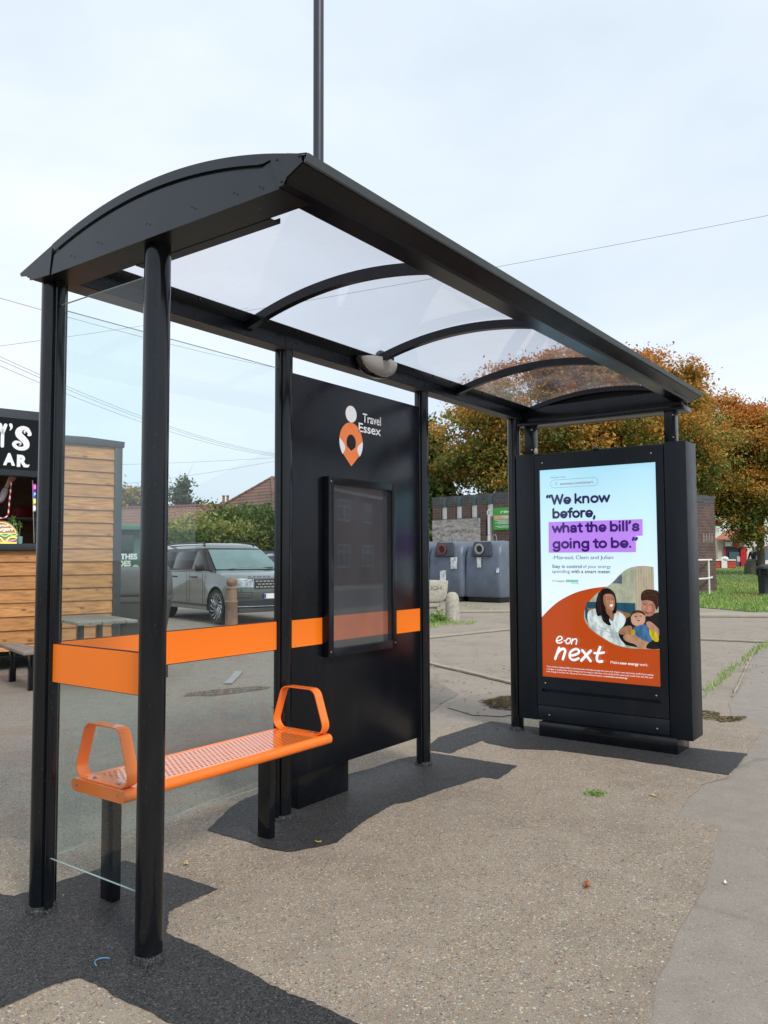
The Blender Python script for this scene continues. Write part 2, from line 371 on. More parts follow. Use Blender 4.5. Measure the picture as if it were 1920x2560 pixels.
pave = [(-3, 1.1), (-.2, .9), (.38, .97), (.43, .58), (.68, .54), (.88, .48), (1.34, .58), (1.75, .64), (3.2, .78), (4.6, .35), (5.3, .1), (6.3, -.35), (6.2, -1.1), (5.525, -1.673), (4.5, -1.76), (3.758, -1.807), (3.473, -1.703), (2.742, -1.763), (2.713, -2.004), (1.828, -2.15), (1.356, -2.171), (.763, -2.257), (.3, -2.4), (-1.2, -2.6), (-3, -3)]
sheet('pavement', pave, .0065, M_pave, .1, .012, 5)
sheet('footpath', [(-3, -2.7), (-1.2, -2.3), (.3, -2.1), (1.356, -1.9), (2.5, -1.75), (2.6, -1.55), (5.5, -1.45), (6.6, -1.15), (8.33, -.95), (12.35, -.30), (16, .1), (19, -.4), (40, -12), (18, -12), (-3, -5.2)], .0035, M_pink, .2, .01, 6)
P1 = [(-.9, .33), (-.016, .295), (.008, .225), (.19, .207), (.388, .192), (.54, .183), (.555, -.094), (.573, -.438), (.293, -.437), (.17, -.59), (.165, -.825), (.137, -1.146), (.126, -1.406), (.135, -1.75), (-.1, -1.75), (-.14, -1.3), (-.215, -1.065), (-.217, -.834), (-.215, -.671), (-.221, -.609), (-.315, -.572), (-.48, -.567), (-.9, -.50)]
sheet('tarmac_patch', P1, .0105, M_tar, .02, .008, 11)
P2 = [(1.054, .19), (1.3, .33), (1.511, .428), (1.885, .45), (2.187, .30), (2.6, .24), (2.862, .23), (3.188, .147), (3.198, -.243), (3.207, -.55), (2.838, -.594), (2.823, -.493), (2.433, -.431), (2.1, -.398), (2.02, -.35), (1.628, -.407), (1.322, -.489), (1.087, -.391), (1.046, -.25), (1.06, .016)]
sheet('tarmac_patch', P2, .0105, M_tar, .02, .008, 12)
P3 = [(3.25, .25), (3.647, .373), (4.0, .36), (4.454, .343), (4.445, -.144), (4.446, -1.294), (4.498, -1.764), (3.808, -1.795), (3.827, -1.129), (3.796, -.579), (3.66, -.321), (3.70, -.02), (3.761, .031), (3.45, .03), (3.25, .02)]
sheet('tarmac_patch', P3, .0105, M_tar, .02, .008, 13)
M_pud = NT('shallow puddle'); _v = M_pud.coord('Object'); _m = M_pud.add('ShaderNodeMapping', {'Vector': _v, 'Location': (-5.45*1.55, -.68*2.6, 0), 'Scale': (1.55, 2.6, 1)})
_d = M_pud.add('ShaderNodeVectorMath', {0: _m.outputs[0]}, operation='LENGTH').outputs['Value']; _f = M_pud.math('ADD', _d, M_pud.math('MULTIPLY', M_pud.noise(_v, 5, 6, .7), .7))
_wet = M_pud.ramp(_f, [(.86, (1,)*3), (1.0, (0,)*3)]); _damp = M_pud.ramp(_f, [(.98, (1,)*3), (1.22, (0,)*3)])
_c = M_pud.mix(_damp, M_pud.mix(M_pud.noise(_v, 7, 4), (.235, .197, .16), (.29, .245, .195)), (.15, .125, .105)); _c = M_pud.mix(_wet, _c, (.06, .052, .042))
M_pud.set(Base_Color=_c, Roughness=M_pud.mix(_wet, (.8, .8, .8), (.03, .03, .03))); M_pud.b.inputs['Specular IOR Level'].default_value = .6; M_pud = M_pud.m
sheet('puddle', [(4.62, .62), (4.72, .36), (5.2, .22), (5.8, .26), (6.3, .5), (6.25, .9), (5.7, 1.12), (5.2, 1.18), (4.8, 1.0)], .0080, M_pud, .05, .012, 14)
def strip(name, a, b, wdt, z, mat, thick=0, kind='structure', seed=2):
    a, b = Vector(a[:2]), Vector(b[:2]); n = Vector((-(b-a).y, (b-a).x)).normalized()*wdt/2
    return sheet(name, [a+n, a-n, b-n, b+n], z, mat, .2, .012, seed, thick, kind=kind)
strip('kerb', (6.30, .80), (7.50, 3.06), .075, .010, M_conc, .02, seed=21)
strip('kerb', (9.9, 4.95), (12.9, 4.42), .13, .010, M_conc, .02, seed=22)
strip('kerb', (12.80, 1.2), (12.96, -.30), .11, .010, M_conc, .02, seed=23)
strip('kerb', (7.0, -1.10), (12.7, -.20), .018, .008, M_conc, .012, seed=24)
strip('kerb', (17.9, 4.6), (20.9, -1.4), 1.25, .010, M_conc, .04, seed=25)
strip('kerb', (15.2, 9.6), (19.3, 5.2), .30, .010, M_conc, .03, seed=26)
strip('drain_cover', gnd(570, 1712), gnd(598, 1682), .10, .012, pm('grey flat board', (.30, .29, .28), .7), .012, seed=27)
sheet('pothole', [(3.75, 3.62), (3.95, 3.40), (4.25, 3.30), (4.55, 3.22), (4.75, 3.32), (4.62, 3.50), (4.35, 3.62), (4.05, 3.75)], .008, ground_mat('broken asphalt', (.12, .10, .085), creams, .5, 60, .3, .6, 2.5, .9, 1.6, coarse=.7), .06, .04, 44)
sheet('road', [(-200, -10), (-30, -9.3), (40, -13), (300, -60), (300, -70), (40, -21), (-30, -17), (-200, -18)], .006, M_road, 0, 0)
lawn1 = [(20.2, 7.2), (22.2, 3.2), (20.6, .9), (20.0, -2.5), (40, -9), (90, -8), (95, 12), (86, 20), (60, 26), (42, 12), (38, 10.3), (30, 7.5), (24, 7.6)]
sheet('lawn', lawn1, .012, M_turf, .5, .06, 31)
sheet('path', [gnd(1790, 1470), gnd(1830, 1462), gnd(1900, 1467), gnd(1925, 1475), gnd(1925, 1492), gnd(1870, 1490), gnd(1850, 1480), gnd(1800, 1474)], .02, M_lane, .4, .1, 32)
def leaves_np(centres, size, upbias=0.0, aspect=.6):
    """one bent quad (two triangles folded) per centre"""
    n = len(centres); a = rng.normal(size=(n, 3)); a[:, 2] *= (1-upbias); a /= np.linalg.norm(a, axis=1)[:, None]
    b = rng.normal(size=(n, 3)); b -= (b*a).sum(1)[:, None]*a; b /= np.linalg.norm(b, axis=1)[:, None]
    s = (size*rng.uniform(.6, 1.4, n))[:, None]; c = np.cross(a, b)
    V = np.stack([centres-a*s, centres+b*s*aspect+c*s*.15, centres+a*s, centres-b*s*aspect+c*s*.15], 1).reshape(-1, 3)
    F = np.arange(4*n).reshape(n, 4); return V, F
def grass_tufts(name, polys, dens, h, wdt, label=None, zf=None):
    C = []
    for P, dn in zip(polys, dens):
        P = [tuple(p[:2]) for p in P]; xs = [p[0] for p in P]; ys = [p[1] for p in P]
        ar = abs(sum(P[i][0]*P[(i+1) % len(P)][1]-P[(i+1) % len(P)][0]*P[i][1] for i in range(len(P))))/2
        n = int(ar*dn*1.05)+4; k = 0; tries = 0
        while k < n and tries < n*30:
            tries += 1; x, y = random.uniform(min(xs), max(xs)), random.uniform(min(ys), max(ys)); ins = False; j = len(P)-1
            for i in range(len(P)):
                if (P[i][1] > y) != (P[j][1] > y) and x < (P[j][0]-P[i][0])*(y-P[i][1])/(P[j][1]-P[i][1])+P[i][0]: ins = not ins
                j = i
            if not ins: continue
            k += 1
            if noise.noise(Vector((x*1.1, y*1.1, 0))) < -.25 and random.random() < .75: continue
            C.append((x, y, gz(x, y)+.012))
    C = np.array(C); n = len(C); ang = rng.uniform(0, 2*math.pi, n); hh = h*rng.uniform(.4, 1.3, n); lean = rng.normal(scale=.45, size=(n, 2))*hh[:, None]
    d = np.stack([np.cos(ang), np.sin(ang), np.zeros(n)], 1)*(wdt/2)*rng.uniform(.6, 1.3, n)[:, None]
    tip = C+np.concatenate([lean, hh[:, None]], 1)
    V = np.stack([C-d, C+d, tip], 1).reshape(-1, 3)
    o = add_mesh_np(name, V, np.arange(3*n).reshape(n, 3), M_blade, attr=rng.uniform(0, 1, n)); o['kind'] = 'stuff'
    if label: tag(o, label, 'grass')
    return o
near = [(22.4, 7.0), (22.2, 3.2), (20.6, .9), (20.2, -2), (27, -4), (38, -3), (42, 3), (40, 9.5), (30, 7.4)]
far = [(38, -3), (70, -4), (88, 8), (84, 19), (60, 24), (42, 11.5), (40, 9)]
grass_tufts('grass', [near, far], [260, 60], .11, .028, 'rough green grass of the verge beyond the concrete strip')
edge = [gnd(*q) for q in [(1752, 1738), (1800, 1690), (1850, 1650), (1893, 1618), (1925, 1603), (1925, 1618), (1898, 1632), (1855, 1668), (1800, 1714), (1758, 1750)]]
edge2 = [gnd(*q) for q in [(1074, 1556), (1190, 1554), (1186, 1562), (1120, 1566), (1072, 1574)]]
edge3 = [gnd(*q) for q in [(1142, 1512), (1200, 1514), (1280, 1522), (1280, 1532), (1190, 1526), (1140, 1518)]]
grass_tufts('weed_strip', [edge, edge2, edge3], [700, 500, 60], .055, .014, 'thin strips of grass growing in the joints of the path')

# ------------------------------------------------------------------ bus shelter
SH = empty('bus_shelter', (2.1, -.7, 0), 0, 'black open-fronted bus shelter with a curved clear roof and orange bands', 'bus shelter')
# everything of the shelter is drawn in world coordinates, then parented keeping its place
def keep(o, par):
    o.parent = par; M = Matrix.Translation(Vector(par.location)); o.matrix_parent_inverse = M.inverted(); return o
def sub(o, par): o.parent = par; return o
ZS, ZB = 2.64, 0
def post_sec(dirs, r=.0495):
    pts = []
    n = 40
    for k in range(n):
        a = 2*math.pi*k/n; rr = r
        for d in dirs:
            da = abs((a-d+math.pi) % (2*math.pi)-math.pi)
            if da < .36: rr = r*1.16
            elif da < .52: rr = r*.90
        pts.append((rr*math.cos(a), rr*math.sin(a)))
    return pts
posts = [((0, -.6966), [math.pi/2]), ((0, 0), [-math.pi/2, 0]), ((1.434, 0), [math.pi, 0]), ((2.86, 0), [math.pi, 0]), ((4.292, 0), [-math.pi/2])]
for (x, y), ds in posts:
    mb = MB(); mb.prism([(x+a, y+b, .004) for a, b in post_sec(ds)], (0, 0, ZS-.004))
    po = keep(mb.build('post', M_black, None, smooth=35), SH)
    mb = MB(); mb.lathe([(.060, 0), (.060, .010), (.053, .026)], (x, y, .011), 24)
    sub(mb.build('sealant_collar', M_tar, None, smooth=40), po)
K = .232
def zr(y): return 2.842-K*(y+.755)**2
def arc(y0, y1, dz=0, n=28): return [(y0+(y1-y0)*i/n, zr(y0+(y1-y0)*i/n)+dz) for i in range(n+1)]
XG, XE = -.085, 4.47
def gable(x, t, nm, mat):
    # lower sheet, upper trim band, back tip: three folded sheets with a shadow gap between
    g = MB(); lo = arc(-.135, -1.33, -.047)
    pts = [(-.115, 2.628)]+[(a, b) for a, b in lo]+[(-1.372, zr(-1.35)-.028), (-1.41, 2.628)]
    g.prism([(x, a, b) for a, b in pts], (t, 0, 0)); o = keep(g.build(nm, mat, None, tri=True), SH)
    g = MB(); up_ = arc(-.1275, -1.505, 0, 36); lo = arc(-1.318, -.148, -.036, 30)
    pts = up_+[(-1.512, 2.684), (-1.446, 2.655), (-1.43, 2.632), (-1.413, 2.632), (-1.375, zr(-1.35)-.028), (-1.345, zr(-1.33)-.036)]+lo
    g.prism([(x-.006 if t > 0 else x+.006, a, b) for a, b in pts], (t, 0, 0)); keep(g.build('gable_trim', mat, None, tri=True), SH)
    g = MB(); pts = [(-.127, zr(-.127)), (.118, 2.682), (.112, 2.668), (.045, 2.655), (.04, 2.636), (-.108, 2.628)]
    g.prism([(x-.004 if t > 0 else x+.004, a, b) for a, b in pts], (t, 0, 0)); keep(g.build('gable_tip', mat, None, tri=True), SH)
    g = MB(); pts = [(-.148, zr(-.148)-.0005), (-.10, zr(-.1)-.0005), (-.02, zr(-.02)-.002), (-.02, 2.645), (-1.40, 2.645), (-1.40, zr(-1.4)-.01)]+arc(-1.38, -.2, -.006, 20)
    g.prism([(x+.007 if t > 0 else x-.007, a, b) for a, b in pts], (.004 if t > 0 else -.004, 0, 0)); keep(g.build('gable_backing', M_soff, None, tri=True), SH)
    for (yy, zz) in ((-1.405, zr(-1.405)-.022), (-1.5, 2.705), (-1.425, 2.645), (-1.33, 2.655), (-1.21, 2.668), (-1.0, 2.675), (-.75, 2.68), (-.45, 2.682), (-.27, 2.67)):
        g = MB(); g.lathe([(.0038, 0), (.0038, .0015), (.002, .002)], (0, 0, 0), 8, 'x'); b = g.build('rivet', M_rubber, None)
        b.matrix_world = Matrix.Translation((x-(.007 if t > 0 else -.007), yy, zz)) @ Matrix.Rotation(math.pi if t > 0 else 0, 4, 'Z'); keep(b, SH)
gable(XG, .003, 'gable_panel', M_char)
gable(XE, -.003, 'gable_panel', M_char)
# soffits of both ends
g = MB(); g.box(XG+.004, .075, -1.40, .035, 2.638, 2.643); g.box(.0755, .125, -1.215, -.46, 2.636, 2.639); g.box(.125-.004, .125, -1.215, -.46, 2.639, 2.655)
keep(g.build('end_soffit', M_soff, None), SH)
g = MB(); g.box(4.345, XE-.004, -1.40, .035, 2.60, 2.735); keep(g.build('end_beam', M_blackm, None, .002), SH)
g = MB(); g.box(4.25, XE-.01, -1.44, -.06, 2.565, 2.598); keep(g.build('end_beam', M_blackm, None, .002), SH)
g = MB(); g.prism([(4.34, a, b) for a, b in arc(-.12, -1.36, -.012)+arc(-1.36, -.12, -.05)], (.07, 0, 0)); keep(g.build('end_rib', M_blackm, None, tri=True), SH)
# back beam, its joint plates and the clamp strip with bolt tips
g = MB(); sec = [(-.062, 2.643), (.048, 2.643), (.108, 2.672), (-.02, zr(-.02)), (-.055, 2.730), (-.062, 2.724)]
g.prism([(XG+.02, a, b) for a, b in sec], (XE-XG-.04, 0, 0)); bb = keep(g.build('back_beam', M_blackm, None, tri=True), SH)
g = MB(); g.box(XG+.08, XE-.1, -.058, .05, 2.6405, 2.6425); keep(g.build('beam_underside', pm('beam underside', (.11, .105, .10), .5, .3), None), SH)
g = MB(); g.prism([(.08, a, b) for a, b in ((-.0605, 2.714), (-.050, 2.736), (-.135, zr(-.135)-.012), (-.137, zr(-.137)-.016))], (4.27, 0, 0)); keep(g.build('clamp_strip', M_char, None), SH)
for k in range(18):
    x = .22+k*.236; g = MB(); g.lathe([(.006, 0), (.006, .012), (.003, .014)], (0, 0, 0), 8); b = g.build('bolt', M_blackm, None); b.location = (x, -.131, zr(-.13)-.030); keep(b, SH)
for x in (1.434, 2.86):
    g = MB(); g.box(x-.055, x+.055, -.064, -.0622, 2.644, 2.723); keep(g.build('joint_plate', M_blackm, None), SH)
    for dx in (-.03, .03):
        g = MB(); g.lathe([(.005, 0), (.005, .003)], (x+dx, -.064, 2.684), 8, 'y'); o = g.build('rivet', M_steel, None); keep(o, SH)
# front beam
g = MB(); sec = [(-1.345, 2.640), (-1.437, 2.640), (-1.443, 2.655), (-1.508, 2.684), (-1.520, 2.712), (-1.505, zr(-1.505)-.004), (-1.35, zr(-1.35)-.004), (-1.345, zr(-1.345)-.01)]
g.prism([(XG+.003, a, b) for a, b in sec], (XE-XG-.006, 0, 0)); keep(g.build('front_beam', M_blackm, None, tri=True), SH)
g = MB(); g.prism([(XG-.0005, a, b) for a, b in ((-1.514, 2.684), (-1.5225, 2.686), (-1.534, 2.708), (-1.520, zr(-1.52)+.004), (-1.44, zr(-1.44)+.003), (-1.44, zr(-1.44)-.002), (-1.518, zr(-1.518)-.001), (-1.526, 2.712))], (XE-XG+.001, 0, 0)); keep(g.build('front_lip', pm('grey lip', (.10, .12, .135), .38, .2), None), SH)
# ribs
for x in (1.085, 2.165, 3.245):
    g = MB(); lo = arc(-1.38, -.058, -.060, 30); up_ = arc(-.058, -1.38, -.012, 30)
    g.prism([(x-.02, a, b) for a, b in up_+lo], (.04, 0, 0)); keep(g.build('rib', M_blackm, None, smooth=30, tri=True), SH)
# roof sheets, one per bay
xs = [.02, 1.085, 2.165, 3.245, 4.40]
for i in range(4):
    g = MB(); pr = arc(.06, -1.46, .003, 30)
    x0, x1 = xs[i]+.001, xs[i+1]-.001
    vs = [(x, a, b-.004) for x in (x0, x1) for a, b in pr]; n = len(pr)
    g.add(vs, [(k, k+1, n+k+1, n+k) for k in range(n-1)]); keep(g.build('roof_sheet', M_poly, None, smooth='all', fix=False), SH)
# glazing
def pane(x0, x1, y0, y1, z0, z1, nm='glass_panel'):
    g = MB()
    if abs(x1-x0) > abs(y1-y0): g.add([(x0, y0, z0), (x1, y0, z0), (x1, y0, z1), (x0, y0, z1)], [(0, 1, 2, 3)])
    else: g.add([(x0, y0, z0), (x0, y1, z0), (x0, y1, z1), (x0, y0, z1)], [(0, 1, 2, 3)])
    o = keep(g.build(nm, M_glass, None, fix=False), SH)
    t = .004
    for zz in (z0, z1):
        g = MB()
        if abs(x1-x0) > abs(y1-y0): g.box(x0, x1, y0-t, y0+t, zz-.0008, zz+.0008)
        else: g.box(x0-t, x0+t, y0, y1, zz-.0008, zz+.0008)
        sub(g.build('glass_edge', M_edge, None), o)
    return o
pane(.05, 1.386, .003, .003, .215, 2.535)
pane(.002, .002, -.645, -.05, .228, 2.533)
def band(a, b, z0=.945, z1=1.10):
    g = MB(); g.box(*a, *b, z0, z1); o = keep(g.build('orange_band', M_orange, None), SH)
    return o
band((.052, 1.384), (-.0045, -.0025)); band((-.0060, -.0035), (-.645, -.050))
band((1.487, 1.775), (-.0150, -.0128)); band((2.452, 2.806), (-.0150, -.0128))
g = MB(); g.box(.052, 1.384, .0035, .0062, .940, 1.104); g.box(.0035, .0062, -.645, -.05, .940, 1.104); keep(g.build('band_backing', pm('brown band backing', (.10, .03, .02), .5), None), SH)
# solid panel with logo, poster case
g = MB(); g.box(1.484, 2.812, -.0122, .022, .212, 2.526); PN = keep(g.build('back_panel', M_blackm, None, .0015), SH)
g = MB(); g.box(1.60, 2.06, .03, .15, .011, .30); keep(g.build('panel_base', M_black, None, .004), SH)
O = Vector((0, -.0128, 0)); X = Vector((1, 0, 0)); Y = Vector((0, 0, 1)); N = Vector((0, -1, 0))
M_logo = pm('logo orange', (.85, .22, .06), .35, 0, .05)
g = MB(); g.add([O+X*(2.036+.056*math.cos(a))+Y*(2.362+.053*math.sin(a)) for a in [2*math.pi*k/40 for k in range(40)]], [tuple(range(40))]); logo = sub(g.build('logo_disc', M_white, None), PN)
# map-pin with round hole and two white arcs
def pin_outline():
    out = []; c = (2.036, 2.184); r = .118
    for k in range(41):
        a = R(-32)+(R(244))*k/40; out.append((c[0]+r*math.cos(a), c[1]+r*1.05*math.sin(a)))
    out.append((2.036, 2.030)); return out
po_ = pin_outline(); hole = [(2.036+.047*math.cos(2*math.pi*k/42), 2.180+.052*math.sin(2*math.pi*k/42)) for k in range(42)]
g = MB(); n = 42   # ring between outline and hole
h2 = [(2.036+.047*math.cos(R(-32)+R(244)*k/40), 2.180+.052*math.sin(R(-32)+R(244)*k/40)) for k in range(41)]+[(2.036, 2.128)]
vs = [O+X*a+Y*b+N*.0006 for a, b in po_]+[O+X*a+Y*b+N*.0006 for a, b in h2]
g.add(vs, [(k, (k+1) % n, n+(k+1) % n, n+k) for k in range(n)]); sub(g.build('logo_pin', M_logo, None, fix=False), PN)
for s_ in (-1, 1):
    g = MB(); pts = []
    for k in range(12):
        a = R(7)-R(50)*k/11; pts.append((2.036+s_*.1185*math.cos(a), 2.184+.1185*1.05*math.sin(a)))
    q0, q1 = pts[-1], pts[0]
    for k in range(1, 10):
        t = k/10; bx = q0[0]+(q1[0]-q0[0])*t-s_*.040*math.sin(math.pi*t); bz = q0[1]+(q1[1]-q0[1])*t; pts.append((bx, bz))
    poly(g, pts, O, X, Y, N, .0012); sub(g.build('logo_arc', M_white, None), PN)
text('Travel', M_white, PN, (2.155, -.0134, 2.329), X, Y, .197, .060, bold=.012, N=N)
text('Essex', M_white, PN, (2.112, -.0134, 2.262), X, Y, .240, .060, bold=.016, N=N)
# timetable case
CX0, CX1, CZ0, CZ1 = 1.755, 2.452, .868, 1.944
TC = MB(); f = .046
for b in ((CX0, CX0+f, CZ0, CZ1), (CX1-f, CX1, CZ0, CZ1), (CX0+f, CX1-f, CZ0, CZ0+f), (CX0+f, CX1-f, CZ1-f, CZ1)): TC.box(b[0], b[1], -.066, -.0125, b[2], b[3])
case = keep(TC.build('poster_case', M_blackm, None, .002), SH)
g = MB(); g.box(CX0+f, CX1-f, -.024, -.016, CZ0+f, CZ1-f); sub(g.build('case_backing', pm('grey ribbed backing', (.060, .060, .064), .45), None), case)
g = MB(); g.box(CX0+f, CX1-f, -.0262, -.0248, .955, 1.105); sub(g.build('orange_band', pm('faded orange band', (.60, .16, .06), .4), None), case)
g = MB(); g.add([(CX0+f, -.056, CZ0+f), (CX1-f, -.056, CZ0+f), (CX1-f, -.056, CZ1-f), (CX0+f, -.056, CZ1-f)], [(0, 1, 2, 3)]); sub(g.build('window_pane', M_acry, None, fix=False), case)
for x, z in ((CX0+.02, CZ0+.03), (CX0+.02, CZ1-.03), (CX1-.02, CZ0+.03)):
    g = MB(); g.lathe([(.006, 0), (.006, .003)], (x, -.069, z), 10, 'y'); sub(g.build('screw', M_steel, None), case)
# dome lamp on the back beam
LM = MB(); n = 28
prof = [(.0, -.152), (.04, -.150), (.085, -.135), (.125, -.105), (.15, -.065), (.163, -.02), (.165, 0)]
LM.lathe(prof, (0, 0, 0), 28)
lamp = LM.build('lamp_cover', M_opal, None, smooth=60)
lamp.matrix_world = Matrix.Translation((2.20, -.105, 2.715)) @ Matrix.Rotation(R(-8), 4, 'X') @ Matrix.Diagonal((1.10, .50, .60, 1)); keep(lamp, SH)
g = MB(); g.lathe([(.0, -.165), (.09, -.150), (.15, -.105), (.178, -.05), (.184, 0), (.184, .012), (.0, .014)], (0, 0, 0), 28); lb = g.build('lamp_housing', M_black, None, smooth=50)
lb.matrix_world = Matrix.Translation((2.195, -.075, 2.715)) @ Matrix.Rotation(R(-8), 4, 'X') @ Matrix.Diagonal((1.08, .36, .62, 1)); keep(lb, SH)
g = MB(); g.lathe([(.042, -.05), (.042, .05), (.034, .056), (0, .057)], (2.235, -.13, 2.742), 20, 'x'); keep(g.build('lamp_mount', M_black, None, smooth=40), SH)

# ------------------------------------------------------------------ bench
BN = empty('bench', (.7475, -.215, 0), 0, 'orange perforated metal bench with looped armrests under the shelter roof', 'bench')
t = NT('orange perforated seat'); sp = t.add('ShaderNodeSeparateXYZ', {0: t.coord('Object')})
def fr(a, k, off=0.0): return t.math('FRACT', t.math('ADD', t.math('MULTIPLY', a, k), off))
row = t.math('FLOOR', t.math('MULTIPLY', sp.outputs[1], 1/.0235)); odd = t.math('MULTIPLY', t.math('MODULO', t.math('ADD', row, 100), 2), .5)
fx = t.math('SUBTRACT', t.math('FRACT', t.math('ADD', t.math('MULTIPLY', sp.outputs[0], 1/.026), odd)), .5)
fy = t.math('MULTIPLY', t.math('SUBTRACT', t.math('FRACT', t.math('MULTIPLY', sp.outputs[1], 1/.0235)), .5), .0235/.026)
d2 = t.math('ADD', t.math('MULTIPLY', fx, fx), t.math('MULTIPLY', fy, fy)); hole = t.math('LESS_THAN', d2, .058)
inx = t.math('LESS_THAN', t.math('ABSOLUTE', sp.outputs[0]), .535); iny = t.math('LESS_THAN', t.math('ABSOLUTE', sp.outputs[1]), .141)
mask = t.math('MULTIPLY', hole, t.math('MULTIPLY', inx, iny))
t.set(Base_Color=t.mix(mask, (.92, .20, .018, 1), (.10, .03, .012, 1)), Roughness=t.math('MULTIPLY_ADD', mask, .4, .22), Coat_Weight=t.math('MULTIPLY_ADD', mask, -.6, .6), Coat_IOR=1.5)
t.bump(t.math('SUBTRACT', 1, mask), .5, .002); M_perf = t.m
bz = .525
def bk(o): return keep(o, BN)
g = MB(); g.box(-.6375, .6375, -.152, .152, -.003, 0); s_ = g.build('seat', M_perf, None); s_.location = (.7475, -.215, bz); bk(s_)
for s in (-1, 1):
    g = MB(); cs = [(s*.1525, .0)]+[(s*(.159+.026*math.sin(a)), -.024+.026*math.cos(a)) for a in [math.pi*k/10 for k in range(11)]]+[(s*.1525, -.048)]
    g.prism([(-.6375, a, b) for a, b in cs], (1.275, 0, 0)); e_ = g.build('seat_rail', M_orangep, None, smooth=35); e_.location = (.7475, -.215, bz+.001); bk(e_)
    g = MB(); cs = [((.159+.026*math.sin(math.pi*k/8)), -.024+.026*math.cos(math.pi*k/8)) for k in range(9)]; cs = cs+[(-a, b) for a, b in cs[::-1]]
    g.prism([(s*.638, a, b) for a, b in cs], (s*.004, 0, 0)); e_ = g.build('end_cap', M_orangep, None); e_.location = (.7475, -.215, bz+.001); bk(e_)
    for yy in (-.14, .14):
        g = MB(); g.lathe([(.005, 0), (.005, .003)], (s*.6425-(.002 if s < 0 else 0), yy, -.022), 8, 'x'); b = g.build('screw', M_steel, None); b.location = (.7475, -.215, bz+.001); bk(b)
    # loop armrest: bent flat bar
    base = [(-.198, 0), (.198, 0), (.115, .238), (-.115, .238)]
    lp = []
    rad = .052
    for i in range(4):
        p0, p1, p2 = [Vector(base[(i+k-1) % 4]) for k in range(3)]
        a = (p0-p1).normalized(); b = (p2-p1).normalized(); ang = a.angle(b); tl = rad/math.tan(ang/2); c = p1+(a+b).normalized()*(rad/math.sin(ang/2))
        s0, s1 = p1+a*tl, p1+b*tl
        a0 = math.atan2((s0-c).y, (s0-c).x); a1 = math.atan2((s1-c).y, (s1-c).x); da = (a1-a0+math.pi) % (2*math.pi)-math.pi
        for k in range(9): lp.append((c.x+rad*math.cos(a0+da*k/8), c.y+rad*math.sin(a0+da*k/8)))
    g = MB(); n = len(lp); th = .0055; inn = []
    for i in range(n):
        a, b = Vector(lp[i-1]), Vector(lp[(i+1) % n]); tn = (b-a).normalized(); nn = Vector((-tn.y, tn.x)); inn.append(Vector(lp[i])+nn*th)
    W = .027; vs = []
    for (p, q) in zip(lp, inn): vs += [(-W, p[0], p[1]), (W, p[0], p[1]), (W, q[0], q[1]), (-W, q[0], q[1])]
    fs = []
    for i in range(n):
        a, b = 4*i, 4*((i+1) % n)
        for k in range(4): fs.append((a+k, a+(k+1) % 4, b+(k+1) % 4, b+k))
    g.add(vs, fs); ar = g.build('armrest', M_orangep, None, smooth=50); ar.location = (.7475+s*.598, -.215, bz+.001); bk(ar)
    for yy in (-.08, .08):
        g = MB(); g.lathe([(.009, 0), (.009, .003), (.004, .006)], (0, yy, .007), 12); b = g.build('bolt', M_steel, None); sub(b, ar)
for x in (.228, 1.163):
    g = MB(); g.box(x-.021, x+.021, -.185, -.100, .0105, bz-.03); bk(g.build('leg', M_black, None, .003))
    g = MB(); g.box(x-.03, x+.03, -.33, -.07, bz-.034, bz-.028); bk(g.build('leg_plate', M_black, None))

# ------------------------------------------------------------------ mast on the canopy
g = MB(); p0 = min((at(796, 445, 2.3+.01*k) for k in range(90)), key=lambda q: abs(q.z-zr(q.y))); mz = zr(p0.y); print('mast', p0[:]); g.lathe([(.030, 0), (.030, .008), (.0180, .012), (.0180, 2.6)], (0, 0, 0), 20); ms = g.build('mast', pm('dark steel mast', (.045, .05, .062), .4, .3), None, smooth=40)
ms.location = (p0.x, p0.y, mz-.0); tag(ms, 'thin dark vertical pole rising above the near end of the shelter roof', 'pole')

# ------------------------------------------------------------------ advertising display
AD = empty('advertising_display', (4.35, -.76, 0), 0, 'tall dark digital advertising display with a lit poster at the far end of the shelter', 'advertising display')
XF = 4.22
def ak(o): return keep(o, AD)
g = MB(); g.box(XF, 4.49, -.225, -.058, .125, 2.318); ak(g.build('side_panel', M_disp, None, .003))
g = MB(); g.box(XF, 4.49, -1.457, -1.295, .108, 2.322); ak(g.build('side_panel', M_disp, None, .003))
g = MB(); g.box(XF+.03, 4.49, -1.2945, -.2255, .135, 2.316); ak(g.build('cabinet', M_disp, None, .003))
# door: frame round the screen
SX0, SX1, SZ0, SZ1 = -.27, -1.231, .482, 2.176
g = MB(); x0, x1 = XF-.004, XF+.03
g.box(x0, x1, SX0, -.230, .252, 2.300); g.box(x0, x1, -1.290, SX1, .252, 2.300); g.box(x0, x1, SX1, SX0, SZ1, 2.300); g.box(x0, x1, SX1, SX0, .385, SZ0); g.box(x0, x1, SX1, SX0, .252, .360); g.box(XF+.022, x1, SX1, SX0, .360, .385)
door = ak(g.build('door_frame', M_disp, None))
g = MB(); g.box(XF-.002, XF+.03, -1.290, -.230, .128, .246); ak(g.build('lower_panel', M_disp, None, .002))
for y, z in ((-.30, 2.235), (-1.20, 2.245), (-.30, .43), (-1.20, .415), (-.33, .175), (-1.20, .170)):
    g = MB(); g.lathe([(.007, 0), (.007, -.003), (.003, -.005)], (XF-.0042 if z > .3 else XF-.002, y, z), 10, 'x'); ak(g.build('screw', M_steel, None))
g = MB(); g.box(XF-.055, 4.46, -1.362, -.262, .0105, .1245); ak(g.build('plinth', M_black, None, .003))
g = MB(); g.lathe([(.03, 0), (.03, .015), (.015, .02), (0, .02)], (4.26, -.75, 2.316), 14); ak(g.build('light_sensor', M_char, None, smooth=40))
